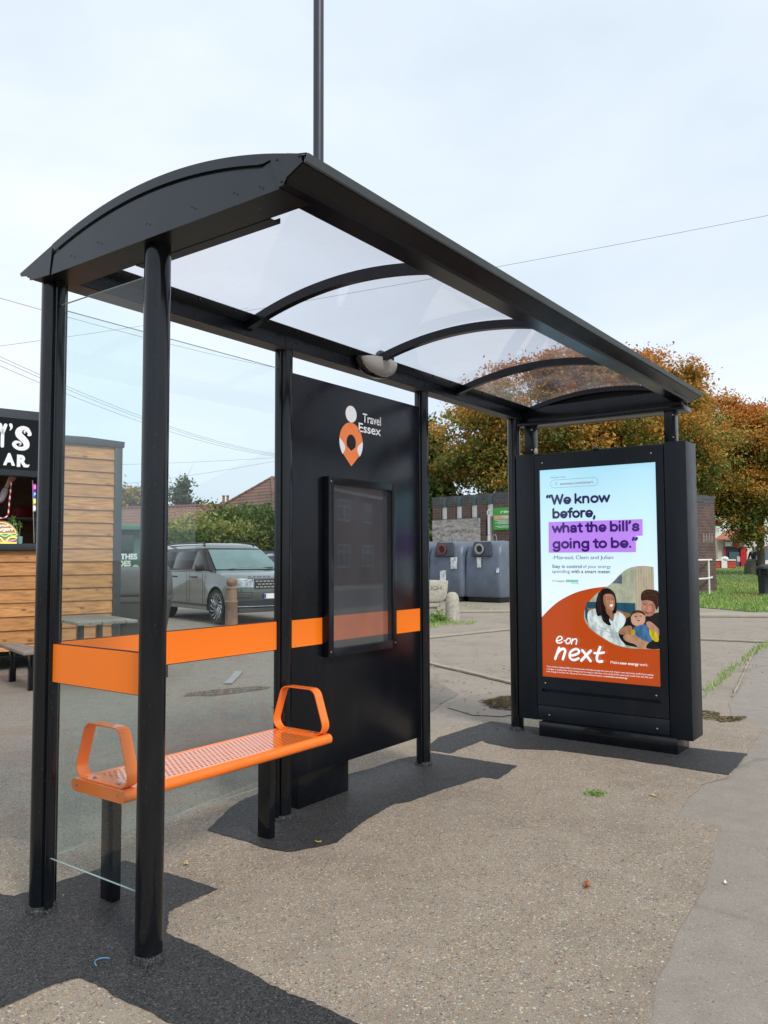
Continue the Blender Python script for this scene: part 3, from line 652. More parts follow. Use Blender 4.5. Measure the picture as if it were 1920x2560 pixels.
for y in (-.160, -1.330):
    g = MB(); g.box(4.262, 4.345, y-.042, y+.042, 2.318, 2.566); pst = ak(g.build('upright', M_blackm, None, .003))
    for z in (2.36, 2.53):
        g = MB(); g.lathe([(.006, 0), (.006, -.003)], (4.2615, y-.028, z), 8, 'x'); sub(g.build('screw', M_steel, None), pst)
g = MB(); g.sphere((4.235, -.235, 2.340), .022, 8, (.6, .8, 1.3)); ak(g.build('putty_lump', pm('old putty', (.42, .38, .33), .8), None, smooth='all'))
# the screen picture: flat artwork, x runs right along -y, y runs down
SO = Vector((XF+.012, SX0, SZ1)); SXv = Vector((0, -1, 0)); SYd = Vector((0, 0, -1)); SN = Vector((-1, 0, 0)); SW, SHh = .961, 1.694
t = NT('lit screen sky blue'); sp = t.add('ShaderNodeSeparateXYZ', {0: t.coord('Object')})
f = t.math('MULTIPLY_ADD', sp.outputs[2], -1/1.7, 2.176/1.7); f2 = t.math('ADD', f, t.math('MULTIPLY', t.noise(t.coord('Object'), 1.2, 2), .25))
c = t.ramp(f2, [(.1, srgb('a6dbf0')), (.35, srgb('c0e8f6')), (.7, srgb('dff1fc'))])
t.set(Base_Color=(.1, .1, .1, 1), Emission_Color=c, Emission_Strength=.86, Roughness=.12); M_scr = t.m
def E(n, h, s=.93): return em('lit '+n, srgb(h), s*.84)
g = MB(); g.add([SO+SXv*a+SYd*b for a, b in ((0, 0), (SW, 0), (SW, SHh), (0, SHh))], [(0, 1, 2, 3)]); SC = ak(g.build('screen', M_scr, None, fix=False))
LV = [0.0003]
def shade(mat, k=.5):
    if mat.get('shaded'): return mat
    nt_ = mat.node_tree; b = nt_.nodes['Principled BSDF']; col = tuple(b.inputs['Emission Color'].default_value)
    tcn = nt_.nodes.new('ShaderNodeTexCoord'); mpn = nt_.nodes.new('ShaderNodeMapping'); mpn.inputs['Scale'].default_value = (1, 1.6, .9); mpn.inputs['Rotation'].default_value = (.5, 0, 0)
    n1 = nt_.nodes.new('ShaderNodeTexNoise'); n1.inputs['Scale'].default_value = 15; n1.inputs['Detail'].default_value = 3
    rp = nt_.nodes.new('ShaderNodeValToRGB'); rp.color_ramp.elements[0].position = .36; rp.color_ramp.elements[1].position = .62
    rp.color_ramp.elements[0].color = tuple(v*(1-k) for v in col[:3])+(1,); rp.color_ramp.elements[1].color = tuple(min(1, v*(1+k*.55)) for v in col[:3])+(1,)
    nt_.links.new(tcn.outputs['Object'], mpn.inputs[0]); nt_.links.new(mpn.outputs[0], n1.inputs['Vector']); nt_.links.new(n1.outputs['Fac'], rp.inputs[0]); nt_.links.new(rp.outputs[0], b.inputs['Emission Color']); mat['shaded'] = 1; return mat
def art(name, mat, pts, sm=0, closed=True, lift=None):
    if sm: pts = smooth_pts(pts, sm, True)
    pts = [(max(0, min(SW, a)), max(0, min(SHh, b))) for a, b in pts]
    LV[0] += .00022; g = MB(); mat = shade(mat, .42 if name in ('photo_blouse', 'photo_jumper', 'photo_dungarees', 'photo_sleeve', 'photo_hair') else .22) if name.startswith('photo_') else mat; poly(g, pts, SO, SXv, SYd, SN, LV[0] if lift is None else lift); return sub(g.build(name, mat, None, tri=True), SC)
def stx(s, mat, x, y, w_, h=None, **k): LV[0] += .0002; return text(s, mat, SC, SO+SXv*x+SYd*y+SN*LV[0], SXv, -SYd, w_, h, N=SN, **k)
M_or = E('poster orange', 'bb4a1a', .84); M_wh = E('poster white', 'f2f6f8', .95); M_nv = E('navy ink', '2c2858', .9); M_pu = E('purple ink', '3a1c70', .9); M_gn = E('rating green', '20b48a', .9)
top_arc = smooth_pts([(0, 1.213), (.079, 1.135), (.17, 1.067), (.296, 1.006), (.418, .972), (.514, .957), (.56, .953)], 6)
left_arc = smooth_pts([(.56, .953), (.489, .995), (.428, 1.054), (.382, 1.112), (.367, 1.159), (.366, 1.205), (.38, 1.244), (.409, 1.283), (.456, 1.32), (.526, 1.361), (.595, 1.396), (.674, 1.416), (.753, 1.422), (.864, 1.420), (.961, 1.417)], 5)
art('orange_field', M_or, top_arc+left_arc[1:]+[(SW, SHh), (0, SHh)])
pic = smooth_pts([(.56, .953), (.608, .914), (.656, .863), (.714, .818), (.771, .797), (.827, .79), (.882, .792), (.925, .8)], 5)+[(.926, .97), (SW, .98), (SW, 1.417)]+left_arc[::-1][1:-1]
art('photo_wall', E('sage wall', 'a9ae97', .85), pic)
art('photo_curtain', E('curtain', 'a89f88', .85), [(.783, .797), (.857, .789), (.922, .797), (.926, 1.0), (.926, 1.13), (.781, 1.131)])
for k in range(7):
    x = .796+k*.02; art('curtain_fold', E('curtain fold', '8b8069' if k % 2 else 'bdb49c', .8), [(x, .803), (x+.007, .803), (x+.006, 1.13), (x-.002, 1.13)])
art('photo_frame', E('slate picture', '5c6a7a', .8), [(.598, .926), (.68, .850), (.68, .928)])
art('photo_sofa', E('teal sofa', '1e5468', .8), [(.376, 1.20), (.374, 1.13), (.392, 1.075), (.779, 1.075), (.779, 1.25), (.5, 1.26), (.39, 1.235)])
art('photo_chair', E('wooden chair', '9b7647', .75), [(.39, 1.125), (.45, 1.125), (.60, 1.118), (.70, 1.15), (.74, 1.155), (.74, 1.21), (.60, 1.21), (.42, 1.16)])
art('photo_jumper', E('dark jumper', '1b1a1c', .8), [(.66, 1.24), (.69, 1.205), (.746, 1.172), (.806, 1.196), (.919, 1.148), (SW, 1.138), (SW, 1.414), (.82, 1.416), (.70, 1.40), (.639, 1.337)])
art('photo_blouse', E('white blouse', 'cdd9da', .85), [(.405, 1.150), (.463, 1.129), (.519, 1.141), (.560, 1.19), (.601, 1.218), (.624, 1.146), (.678, 1.161), (.704, 1.2), (.683, 1.255), (.650, 1.29), (.648, 1.337), (.695, 1.400), (.690, 1.412), (.616, 1.398), (.527, 1.355), (.462, 1.312), (.416, 1.270), (.395, 1.214)], 4)
for q in ([(.47, 1.235), (.475, 1.262), (.55, 1.29)], [(.60, 1.225), (.605, 1.27), (.60, 1.30)], [(.56, 1.345), (.61, 1.335), (.648, 1.345)], [(.545, 1.30), (.60, 1.315), (.645, 1.305)]):
    LV[0] += .0002; g = MB(); stroke(g, smooth_pts(q, 4), .0035, SO, SXv, SYd, SN, LV[0]); sub(g.build('blouse_fold', E('blouse fold', '93a5a8', .8), None, fix=False), SC)
art('photo_hair', E('black hair', '1d1617', .7), [(.540, .966), (.498, .995), (.472, 1.054), (.463, 1.123), (.478, 1.185), (.506, 1.182), (.524, 1.225), (.562, 1.252), (.586, 1.249), (.572, 1.206), (.603, 1.165), (.630, 1.150), (.633, 1.069), (.621, 1.009), (.587, .972)], 4)
art('photo_face', E('face tan', 'b37f63', .85), [(.528, 1.030), (.556, 1.010), (.600, 1.014), (.618, 1.050), (.617, 1.105), (.596, 1.143), (.560, 1.135), (.533, 1.09)], 5)
art('photo_neck', E('neck tan', '996a50', .8), [(.545, 1.12), (.592, 1.135), (.600, 1.165), (.597, 1.205), (.575, 1.185), (.555, 1.16)], 3)
art('cheek_shade', E('tan shade', '9c694f', .8), [(.528, 1.035), (.545, 1.022), (.548, 1.06), (.552, 1.10), (.575, 1.136), (.556, 1.132), (.533, 1.09)], 3)
art('cheek_light', E('tan light', 'cf9a7c', .85), [(.585, 1.062), (.604, 1.060), (.606, 1.078), (.590, 1.082)], 3)
for q in ([(.49, 1.0), (.483, 1.08), (.492, 1.16)], [(.51, .985), (.500, 1.05), (.508, 1.16), (.535, 1.215)], [(.59, .985), (.618, 1.03), (.624, 1.10)]):
    LV[0] += .0002; g = MB(); stroke(g, smooth_pts(q, 4), .004, SO, SXv, SYd, SN, LV[0]); sub(g.build('hair_strand', E('hair sheen', '4a3a38', .7), None, fix=False), SC)
art('photo_smile', E('teeth', 'f0ece6', .9), [(.578, 1.094), (.606, 1.088), (.600, 1.106), (.588, 1.110)], 3)
for q, h_ in (([(.560, 1.052), (.572, 1.047), (.584, 1.050)], '2b1a16'), ([(.596, 1.049), (.606, 1.046), (.614, 1.049)], '2b1a16'), ([(.592, 1.055), (.598, 1.076), (.590, 1.080)], '8f5f48'), ([(.555, 1.038), (.57, 1.031), (.585, 1.036)], '3a2620')):
    LV[0] += .0002; g = MB(); stroke(g, q, .0035, SO, SXv, SYd, SN, LV[0]); sub(g.build('face_line', E('face line '+h_, h_, .8), None, fix=False), SC)
art('photo_hand', E('hand tan', 'a87a5e', .8), [(.651, 1.29), (.69, 1.262), (.724, 1.248), (.752, 1.256), (.750, 1.298), (.725, 1.318), (.694, 1.321), (.655, 1.318)], 3)
art('photo_face', E('face pink', 'b7816d', .85), [(.836, 1.045), (.876, 1.045), (.921, 1.055), (.936, 1.105), (.922, 1.151), (.890, 1.171), (.853, 1.164), (.832, 1.142), (.827, 1.098)], 4)
art('photo_hair', E('brown hair', '35201a', .75), [(.828, 1.052), (.832, .997), (.868, .970), (.924, .970), (.958, .990), (.961, 1.075), (.943, 1.122), (.930, 1.085), (.915, 1.060), (.869, 1.049)], 4)
art('cheek_shade', E('pink shade', 'a36c5a', .8), [(.915, 1.06), (.936, 1.10), (.924, 1.150), (.893, 1.170), (.905, 1.13), (.910, 1.09)], 3)
art('cheek_light', E('pink light', 'bd8873', .85), [(.845, 1.095), (.860, 1.092), (.862, 1.112), (.848, 1.118)], 3)
for q in ([(.845, 1.0), (.87, .985), (.90, .985)], [(.85, 1.03), (.88, 1.01), (.92, 1.01)], [(.93, 1.0), (.95, 1.03), (.95, 1.08)]):
    LV[0] += .0002; g = MB(); stroke(g, smooth_pts(q, 4), .004, SO, SXv, SYd, SN, LV[0]); sub(g.build('hair_strand', E('brown sheen', '5a3a2e', .7), None, fix=False), SC)
art('photo_smile', E('smile', '7e3d38', .8), [(.852, 1.134), (.880, 1.143), (.905, 1.138), (.885, 1.152), (.862, 1.149)], 2)
for q, h_ in (([(.842, 1.076), (.856, 1.078), (.866, 1.084)], '3a221c'), ([(.888, 1.084), (.900, 1.084), (.912, 1.088)], '3a221c'), ([(.872, 1.086), (.864, 1.112), (.874, 1.116)], '8f5c4c')):
    LV[0] += .0002; g = MB(); stroke(g, q, .0035, SO, SXv, SYd, SN, LV[0]); sub(g.build('face_line', E('face line '+h_, h_, .8), None, fix=False), SC)
art('photo_face', E('baby face', 'c39780', .87), [(.746, 1.182), (.758, 1.145), (.801, 1.131), (.842, 1.143), (.857, 1.18), (.850, 1.22), (.817, 1.248), (.771, 1.244), (.750, 1.222)], 4)
art('photo_hair', E('baby hair', '4a3328', .8), [(.745, 1.182), (.755, 1.142), (.801, 1.127), (.843, 1.138), (.856, 1.168), (.83, 1.152), (.80, 1.147), (.765, 1.158)], 3)
for q in ([(.778, 1.178), (.790, 1.176)], [(.816, 1.172), (.828, 1.171)], [(.797, 1.208), (.812, 1.206)]):
    LV[0] += .0002; g = MB(); stroke(g, q, .006, SO, SXv, SYd, SN, LV[0]); sub(g.build('face_line', E('dark eye', '2a1c18', .8), None, fix=False), SC)
art('photo_dungarees', E('denim', '3e6c98', .85), [(.763, 1.262), (.791, 1.249), (.851, 1.233), (.882, 1.277), (.905, 1.365), (.87, 1.40), (.80, 1.415), (.760, 1.36), (.768, 1.31)], 2)
art('photo_sleeve', E('yellow sleeve', 'c9b21c', .85), [(.748, 1.278), (.777, 1.276), (.776, 1.325), (.745, 1.323)])
art('photo_sleeve', E('yellow sleeve', 'c9b21c', .85), [(.882, 1.266), (.922, 1.266), (.954, 1.319), (.949, 1.360), (.905, 1.345)], 2)
art('photo_arm', E('arm tan', 'b58a6c', .82), [(.690, 1.324), (.762, 1.314), (.828, 1.350), (.885, 1.372), (.868, 1.412), (.805, 1.418), (.780, 1.390), (.72, 1.374), (.688, 1.354)], 3)
art('photo_hand', E('hand pink', 'b98a74', .82), [(.862, 1.222), (.891, 1.209), (.935, 1.240), (.961, 1.272), (.955, 1.320), (.926, 1.278), (.880, 1.262)], 3)
art('photo_shoe', E('black shoe', '17191b', .8), [(.862, 1.395), (.885, 1.366), (.913, 1.358), (.948, 1.380), (.955, 1.412), (.870, 1.415)], 3)
# highlight and words
art('highlight_block', E('lilac', 'bb86ee', .92), [(.077, .432), (.853, .432), (.852, .559), (.799, .560), (.797, .684), (.075, .684)])
# headline letters drawn with a heavy pen, x-height 1
def ell(cx, cy, rx, ry, a0=0, a1=360, n=22): return [(cx+rx*math.cos(R(a0+(a1-a0)*k/n)), cy+ry*math.sin(R(a0+(a1-a0)*k/n))) for k in range(n+1)]
sm = lambda P: smooth_pts(P, 6)
GL = {'o': ([ell(.53, .5, .385, .365)], 1.06), 'e': ([[(.17, .47), (.86, .47)], ell(.52, .5, .375, .365, -5, 318)], 1.02), 'b': ([[(.16, .14), (.16, 1.27)], ell(.54, .5, .365, .365)], 1.06),
 'w': ([[(.06, .87), (.35, .14), (.65, .84), (.95, .14), (1.24, .87)]], 1.31), 'k': ([[(.16, .14), (.16, 1.27)], [(.78, .86), (.26, .42)], [(.42, .56), (.82, .14)]], .96), 'n': ([[(.16, .14), (.16, .87)], sm([(.16, .55), (.26, .80), (.50, .875), (.73, .80), (.80, .58)]), [(.80, .58), (.80, .14)]], 1.02),
 'f': ([sm([(.58, 1.26), (.44, 1.25), (.33, 1.10), (.32, .9)]), [(.32, .9), (.32, .14)], [(.08, .86), (.56, .86)]], .60), 'r': ([[(.16, .14), (.16, .87)], sm([(.16, .5), (.24, .76), (.40, .86), (.58, .85)])], .66), ',': ([[(.16, .15), (.17, .02), (.08, -.16)]], .42),
 'h': ([[(.16, .14), (.16, 1.27)], sm([(.16, .55), (.26, .80), (.50, .875), (.73, .80), (.80, .58)]), [(.80, .58), (.80, .14)]], 1.02), 'a': ([sm([(.16, .68), (.26, .83), (.48, .88), (.68, .80), (.74, .60)]), [(.74, .60), (.74, .14)], sm([(.74, .54), (.42, .50), (.18, .40), (.16, .22), (.34, .12), (.58, .17), (.74, .36)])], .96),
 't': ([[(.32, 1.13), (.32, .36)], sm([(.32, .36), (.36, .18), (.46, .13), (.57, .13)]), [(.08, .86), (.56, .86)]], .62), 'i': ([[(.16, .14), (.16, .87)], [(.16, 1.25), (.161, 1.25)]], .42), 'l': ([[(.16, .14), (.16, 1.27)]], .42),
 's': ([sm([(.74, .70), (.64, .84), (.44, .88), (.22, .80), (.20, .62), (.46, .50), (.72, .40), (.74, .20), (.50, .12), (.24, .15), (.14, .32)])], .92), 'g': ([ell(.50, .5, .365, .365), [(.86, .87), (.86, .0)], sm([(.86, 0), (.78, -.20), (.52, -.28), (.28, -.24), (.17, -.12)])], 1.06),
 'W': ([[(.06, 1.27), (.40, .14), (.76, 1.22), (1.12, .14), (1.46, 1.27)]], 1.54), '.': ([[(.16, .15), (.161, .15)]], .42), 'q': ([[(.14, 1.28), (.15, 1.18), (.06, 1.05)]], .36), 'Q': ([[(.20, 1.26), (.10, 1.14), (.13, 1.03)], [(.52, 1.26), (.42, 1.14), (.45, 1.03)]], .66), 'D': ([[(.14, 1.26), (.16, 1.16), (.06, 1.02)], [(.48, 1.26), (.50, 1.16), (.40, 1.02)]], .62), ' ': ([], .38)}
def headline(s, mat, x, y, w_, xh):
    tot = sum(GL[c][1] for c in s)-.06; k = w_/tot; cx = x; LV[0] += .0003; g = MB()
    for c in s:
        for st_ in GL[c][0]:
            stroke(g, [(cx+p_[0]*k, y-p_[1]*xh) for p_ in st_], .305*xh, SO, SXv, SYd, SN, LV[0], 12); LV[0] += .00004
        cx += GL[c][1]*k
    LV[0] += .001; return sub(g.build('headline', mat, SC, fix=False), SC)
headline('QWe know', M_nv, .060, .292, .535, .0615); headline('before,', M_nv, .112, .406, .372, .0615)
headline('what the billqs', M_pu, .112, .524, .716, .0615); headline('going to be.D', M_pu, .112, .652, .700, .0615)
stx('-Mairead, Clem and Julian', M_nv, .110, .737, .510, .030, spacing=.95)
stx('Stay in control', M_nv, .107, .808, .253, .028, bold=.016); stx('of your energy', M_nv, .371, .808, .229, .028)
stx('spending', M_nv, .107, .848, .152, .028); stx('with a smart meter.', M_nv, .270, .848, .331, .028, bold=.016)
stx('Find out more:', E('grey ink', '5a6c7c', .9), .105, .074, .134, .016); stx('eonnext.com/smart', E('brown ink', '8a5c4c', .9), .187, .133, .282, .021, bold=.012)
pill = []
for k in range(15): a = R(90)+R(180)*k/14; pill.append((.137+.032*math.cos(a), .1215-.032*math.sin(a)))
for k in range(15): a = R(-90)+R(180)*k/14; pill.append((.477+.032*math.cos(a), .1215-.032*math.sin(a)))
pill.append(pill[0]); LV[0] += .0002; g = MB(); stroke(g, pill, .0022, SO, SXv, SYd, SN, LV[0], 4); stroke(g, [(.153+.008*math.cos(k*.6), .118+.008*math.sin(k*.6)) for k in range(12)], .0022, SO, SXv, SYd, SN, LV[0], 4); stroke(g, [(.159, .125), (.167, .133)], .0025, SO, SXv, SYd, SN, LV[0], 4)
sub(g.build('search_pill', E('grey ink', '5a6c7c', .9), None, fix=False), SC)
stx('Trustpilot', M_nv, .127, .921, .088, .016, bold=.01)
star = [(.115+(.010 if k % 2 == 0 else .004)*math.sin(k*math.pi/5), .913-(.010 if k % 2 == 0 else .004)*math.cos(k*math.pi/5)) for k in range(10)]; art('rating_star', M_gn, star)
for k in range(5):
    x = .225+k*.0215; art('rating_box', M_gn, [(x, .903), (x+.0195, .903), (x+.0195, .9225), (x, .9225)])
    art('rating_star', M_wh, [(x+.0098+(.0065 if j % 2 == 0 else .0026)*math.sin(j*math.pi/5), .913-(.0065 if j % 2 == 0 else .0026)*math.cos(j*math.pi/5)) for j in range(10)])
stx('October 2024', M_nv, .271, .935, .064, .008)
# hand-drawn wordmark
def pen(strokes):
    g = MB(); LV[0] += .0003
    for pts, wd in strokes: stroke(g, smooth_pts(pts, 5), wd, SO, SXv, SYd, SN, LV[0]); LV[0] += .0006
    sub(g.build('wordmark', M_wh, None, fix=False), SC)
pen([([(.143, 1.396), (.166, 1.391), (.186, 1.376), (.180, 1.362), (.158, 1.362), (.139, 1.386), (.139, 1.405), (.155, 1.414), (.176, 1.410), (.187, 1.402)], .0105),
     ([(.204, 1.392), (.2045, 1.392)], .013), ([(.238, 1.371), (.220, 1.390), (.222, 1.410), (.242, 1.412), (.258, 1.393), (.256, 1.374), (.238, 1.371)], .0105),
     ([(.275, 1.374), (.266, 1.415)], .0105), ([(.270, 1.395), (.288, 1.376), (.306, 1.373), (.311, 1.388), (.305, 1.414)], .0105)])
pen([([(.160, 1.452), (.145, 1.49), (.125, 1.542)], .021), ([(.140, 1.502), (.168, 1.470), (.198, 1.457), (.213, 1.472), (.205, 1.500), (.192, 1.540)], .021),
     ([(.256, 1.506), (.290, 1.500), (.326, 1.480), (.326, 1.459), (.300, 1.452), (.265, 1.472), (.250, 1.502), (.258, 1.530), (.288, 1.540), (.326, 1.524)], .019),
     ([(.357, 1.459), (.385, 1.49), (.424, 1.538)], .021), ([(.428, 1.457), (.385, 1.50), (.348, 1.540)], .021), ([(.504, 1.424), (.485, 1.475), (.476, 1.515), (.488, 1.536), (.519, 1.534)], .021), ([(.457, 1.474), (.495, 1.472), (.535, 1.464)], .018)])
stx('Make', M_wh, .587, 1.545, .070, .021); stx('new energy', M_wh, .664, 1.545, .142, .021, bold=.02); stx('work.', M_wh, .813, 1.545, .065, .021)
stx('Your in-home display (IHD) is the thing that will help you get the most out of your new electricity tariff, from setting', M_wh, .050, 1.612, .866, .0115, bold=.004)
stx('a budget to seeing how much energy you’re using in real time. Currently E.ON uses both fossil fuels (53.2%) and', M_wh, .050, 1.632, .859, .0115, bold=.004)
stx('new energy in its fuel mix. Discover our environmental impact at', M_wh, .050, 1.652, .488, .0115, bold=.004); stx('eonnext.com/energy', M_wh, .543, 1.652, .175, .0115, bold=.02)

# ------------------------------------------------------------------ food hut on the left
def wood_mat(name, a, b, c, pitch=None, knots=True, gx=1.2):
    t = NT(name); v = t.coord('Object'); sp = t.add('ShaderNodeSeparateXYZ', {0: v})
    row = t.math('FLOOR', t.math('MULTIPLY', sp.outputs[2], 1/pitch)) if pitch else t.math('MULTIPLY', sp.outputs[2], 0)
    cb = t.add('ShaderNodeCombineXYZ', {0: t.math('ADD', sp.outputs[0], t.math('MULTIPLY', row, 3.77)), 1: sp.outputs[1], 2: t.math('MULTIPLY', sp.outputs[2], 9.0)})
    cb2 = t.add('ShaderNodeVectorMath', {0: cb.outputs[0]}, operation='MULTIPLY'); cb2.inputs[1].default_value = (gx, gx, 1)
    n = t.noise(cb2.outputs[0], 3.2, 7, .62)
    rr = t.add('ShaderNodeTexWhiteNoise', {'W': row}, noise_dimensions='1D')
    col = t.ramp(n, [(.30, a), (.50, b), (.68, c)])
    col = t.mix(t.math('MULTIPLY', rr.outputs[0], .55), col, tuple(x*.72 for x in b))
    if knots:
        kv = t.add('ShaderNodeVectorMath', {0: v}, operation='MULTIPLY'); kv.inputs[1].default_value = (2.6, 1, 5.2)
        vo = t.add('ShaderNodeTexVoronoi', {'Vector': kv.outputs[0], 'Scale': 1.25, 'Randomness': 1.0})
        k = t.ramp(t.math('ADD', vo.outputs['Distance'], t.math('MULTIPLY', t.noise(v, 22, 3), .10)), [(.095, (.85,)*3), (.21, (0,)*3)])
        col = t.mix(k, col, (.075, .038, .02))
        st = t.ramp(t.noise(t.coord('Object', (1, 1, 5)), 1.7, 5, .7), [(.56, (0,)*3), (.70, (.6,)*3)]); col = t.mix(st, col, (.17, .11, .075))
    t.set(Base_Color=col, Roughness=.55); t.bump(n, .3, .004); return t.m
M_wood = wood_mat('stained pine boards', (.20, .085, .028), (.50, .215, .058), (.66, .33, .11), .178)
M_grey = wood_mat('weathered grey timber', (.14, .12, .10), (.24, .21, .18), (.36, .33, .29), None, False)
M_trim = pm('anthracite trim', (.026, .034, .040), .5, 0, .15, 3)
HP = LD(-3.74, 11.35); HR = R(-15.6)
HU = empty('food_hut', (HP.x, HP.y, 0), HR, 'timber clad food hut with an open serving hatch and a dark sign above it', 'food hut')
pitch = .178; HB, HT, HW = .27, 3.03, 3.3
def boards(x0, x1, z0, z1):
    g = MB(); k0 = math.floor(z0/pitch); z = k0*pitch
    while z < z1-.01:
        a, b = max(z, z0), min(z+pitch, z1)
        g.prism([(x0, -.036, a+.001), (x0, -.002, a+.001), (x0, -.002, b), (x0, -.012, b)], (x1-x0, 0, 0)); z += pitch
    return g.build('cladding', M_wood, HU, fix=False)
boards(-1.13, -.10, HB, HT); boards(-HW, -1.13, HB, 1.57)
g = MB(); g.box(-.10, .012, -.045, .06, HB-.05, HT); g.build('corner_trim', M_trim, HU, .006)
g = MB(); g.prism([(-1.16, -.06, HT), (.03, -.06, HT), (.035, -.06, HT+.085), (-.5, -.06, HT+.11), (-1.16, -.06, HT+.10)], (0, .12, 0)); g.build('roof_trim', M_trim, HU, .004)
g = MB(); g.box(-HW, .03, .06, 2.35, HT+.02, HT+.09); g.build('roof', M_trim, HU)
g = MB(); g.box(-.02, 0, .001, 2.3, HB, HT); g.build('side_wall', M_wood, HU)
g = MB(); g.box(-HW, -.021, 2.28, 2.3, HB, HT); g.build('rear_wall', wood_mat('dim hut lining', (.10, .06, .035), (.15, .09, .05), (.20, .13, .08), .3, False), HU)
g = MB(); g.box(-HW, -.021, .001, 2.279, .30, .36); g.build('floor', M_grey, HU)
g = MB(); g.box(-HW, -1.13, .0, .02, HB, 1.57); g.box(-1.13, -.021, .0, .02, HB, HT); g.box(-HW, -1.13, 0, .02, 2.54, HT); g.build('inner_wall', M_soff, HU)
g = MB(); g.box(-HW, -1.10, -.10, .22, 1.575, 1.66); g.build('counter', M_trim, HU, .004)
g = MB(); g.box(-1.13, -1.085, -.06, .04, 1.66, 2.54); g.build('hatch_frame', M_trim, HU, .003)
g = MB()
for x in (-.6, -2.4): g.lathe([(.20, -.1), (.30, -.1), (.32, -.07), (.32, .07), (.30, .1), (.20, .1), (.10, .06), (0, .06)], (x, .8, .33), 20, 'y')
g.build('wheel', M_rubber, HU, smooth=40)
g = MB(); g.box(-HW, -.1, .1, 2.2, .20, .27); g.build('chassis', M_soff, HU)
# sign over the hatch
SG = empty('shop_sign', (0, 0, 0), 0, 'dark box sign above the serving hatch of the timber hut with white letters', 'sign'); SG.location = (HP.x, HP.y, 2.53); SG.rotation_euler = (0, 0, HR)
g = MB(); g.box(-3.3, -1.105, -.20, -.062, 0, .86); g.build('sign_box', M_trim, SG, .004)
g = MB(); g.box(-3.2, -1.165, -.208, -.2005, .085, .745); g.build('sign_face', pm('black acrylic', (.004, .006, .008), .2, 0, .05, 6, 0, 0, 60, .2), SG)
SX, SZv = Vector((1, 0, 0)), Vector((0, 0, 1)); SNn = Vector((0, -1, 0)); O2 = Vector((0, -.2085, 0))
M_let = pm('white sign letter', (.86, .87, .88), .35, 0, .02)
g = MB()   # swirl S, drawn with a swelling pen
def pxl(px, py): return (-1.595+(px/5.18-0)*.00517, (3.385-2.53)-((py-130)/5.18)*.00545)
Sp = [(268, 415), (252, 400), (268, 385), (300, 390), (310, 420), (275, 440), (240, 395), (230, 350), (200, 385), (190, 440), (235, 480), (270, 530), (255, 580), (210, 600), (150, 580), (135, 545), (165, 520), (200, 535), (195, 560), (178, 560)]
Sw = [.010, .012, .022, .034, .036, .030, .012, .012, .060, .085, .085, .075, .060, .048, .045, .044, .024, .014, .011, .010]
pp = [pxl(*q)+(w_,) for q, w_ in zip([(262, 402), (252, 408), (246, 392), (262, 376), (296, 384), (316, 415), (300, 428)], [.008, .010, .014, .026, .040, .046, .03])]
sp_ = smooth_pts(pp, 5); stroke(g, [q[:2] for q in sp_], [q[2] for q in sp_], O2, SX, SZv, SNn, 0)
pp = [pxl(*q)+(w_,) for q, w_ in zip([(312, 400), (290, 356), (235, 345), (185, 380), (180, 430), (225, 475), (268, 520), (275, 570), (235, 602), (165, 600), (125, 560), (150, 528), (200, 532), (206, 556), (185, 562)], [.04, .036, .05, .075, .085, .085, .080, .070, .052, .045, .050, .040, .020, .010, .008])]
sp_ = smooth_pts(pp, 6); stroke(g, [q[:2] for q in sp_], [q[2] for q in sp_], O2, SX, SZv, SNn, .002)
pp = [pxl(*q)+(w_,) for q, w_ in zip([(80, 322), (88, 345), (85, 370), (70, 390)], [.040, .034, .018, .006])]
sp_ = smooth_pts(pp, 5); stroke(g, [q[:2] for q in sp_], [q[2] for q in sp_], O2, SX, SZv, SNn, .004)
for a, b in (((20, 330), (-15, 430)), ((-45, 330), (-15, 430)), ((-15, 430), (-15, 590))): stroke(g, [pxl(*a), pxl(*b)], .042, O2, SX, SZv, SNn, .003)
g.build('lettering', M_let, SG, fix=False)
def ltr(s, x, w_, z, h): return text(s, M_let, SG, O2+SX*x+SZv*z, SX, SZv, w_, h, bold=.06, N=SNn)
q0 = pxl(165, 820); q1 = pxl(310, 820); ltr('R', q0[0], .135, q0[1], .145); q0 = pxl(20, 810); ltr('A', q0[0]-.02, .145, q0[1], .145); ltr('B', q0[0]-.20, .13, q0[1], .145)
g = MB(); stroke(g, [pxl(285, 800), pxl(300, 822), pxl(312, 800)], .016, O2, SX, SZv, SNn, .001); g.build('letter_tail', M_let, SG, fix=False)
# things in the hatch, in hut coordinates
Mh = Matrix.Translation(HP) @ Matrix.Rotation(HR, 4, 'Z')
def hatch(px, py, off=0.0):
    """point on the hut front plane (moved in by off) seen at the measured place, in hut-local coordinates"""
    iv = Mh.inverted(); o_ = iv @ CAM; d_ = (iv.to_3x3() @ ray(px, py)); t_ = (off-o_.y)/d_.y; return o_+d_*t_
def J(x, y): return (x/10.055, 1180+y/10.055)
def place(o): o.matrix_world = Mh @ o.matrix_world; return o
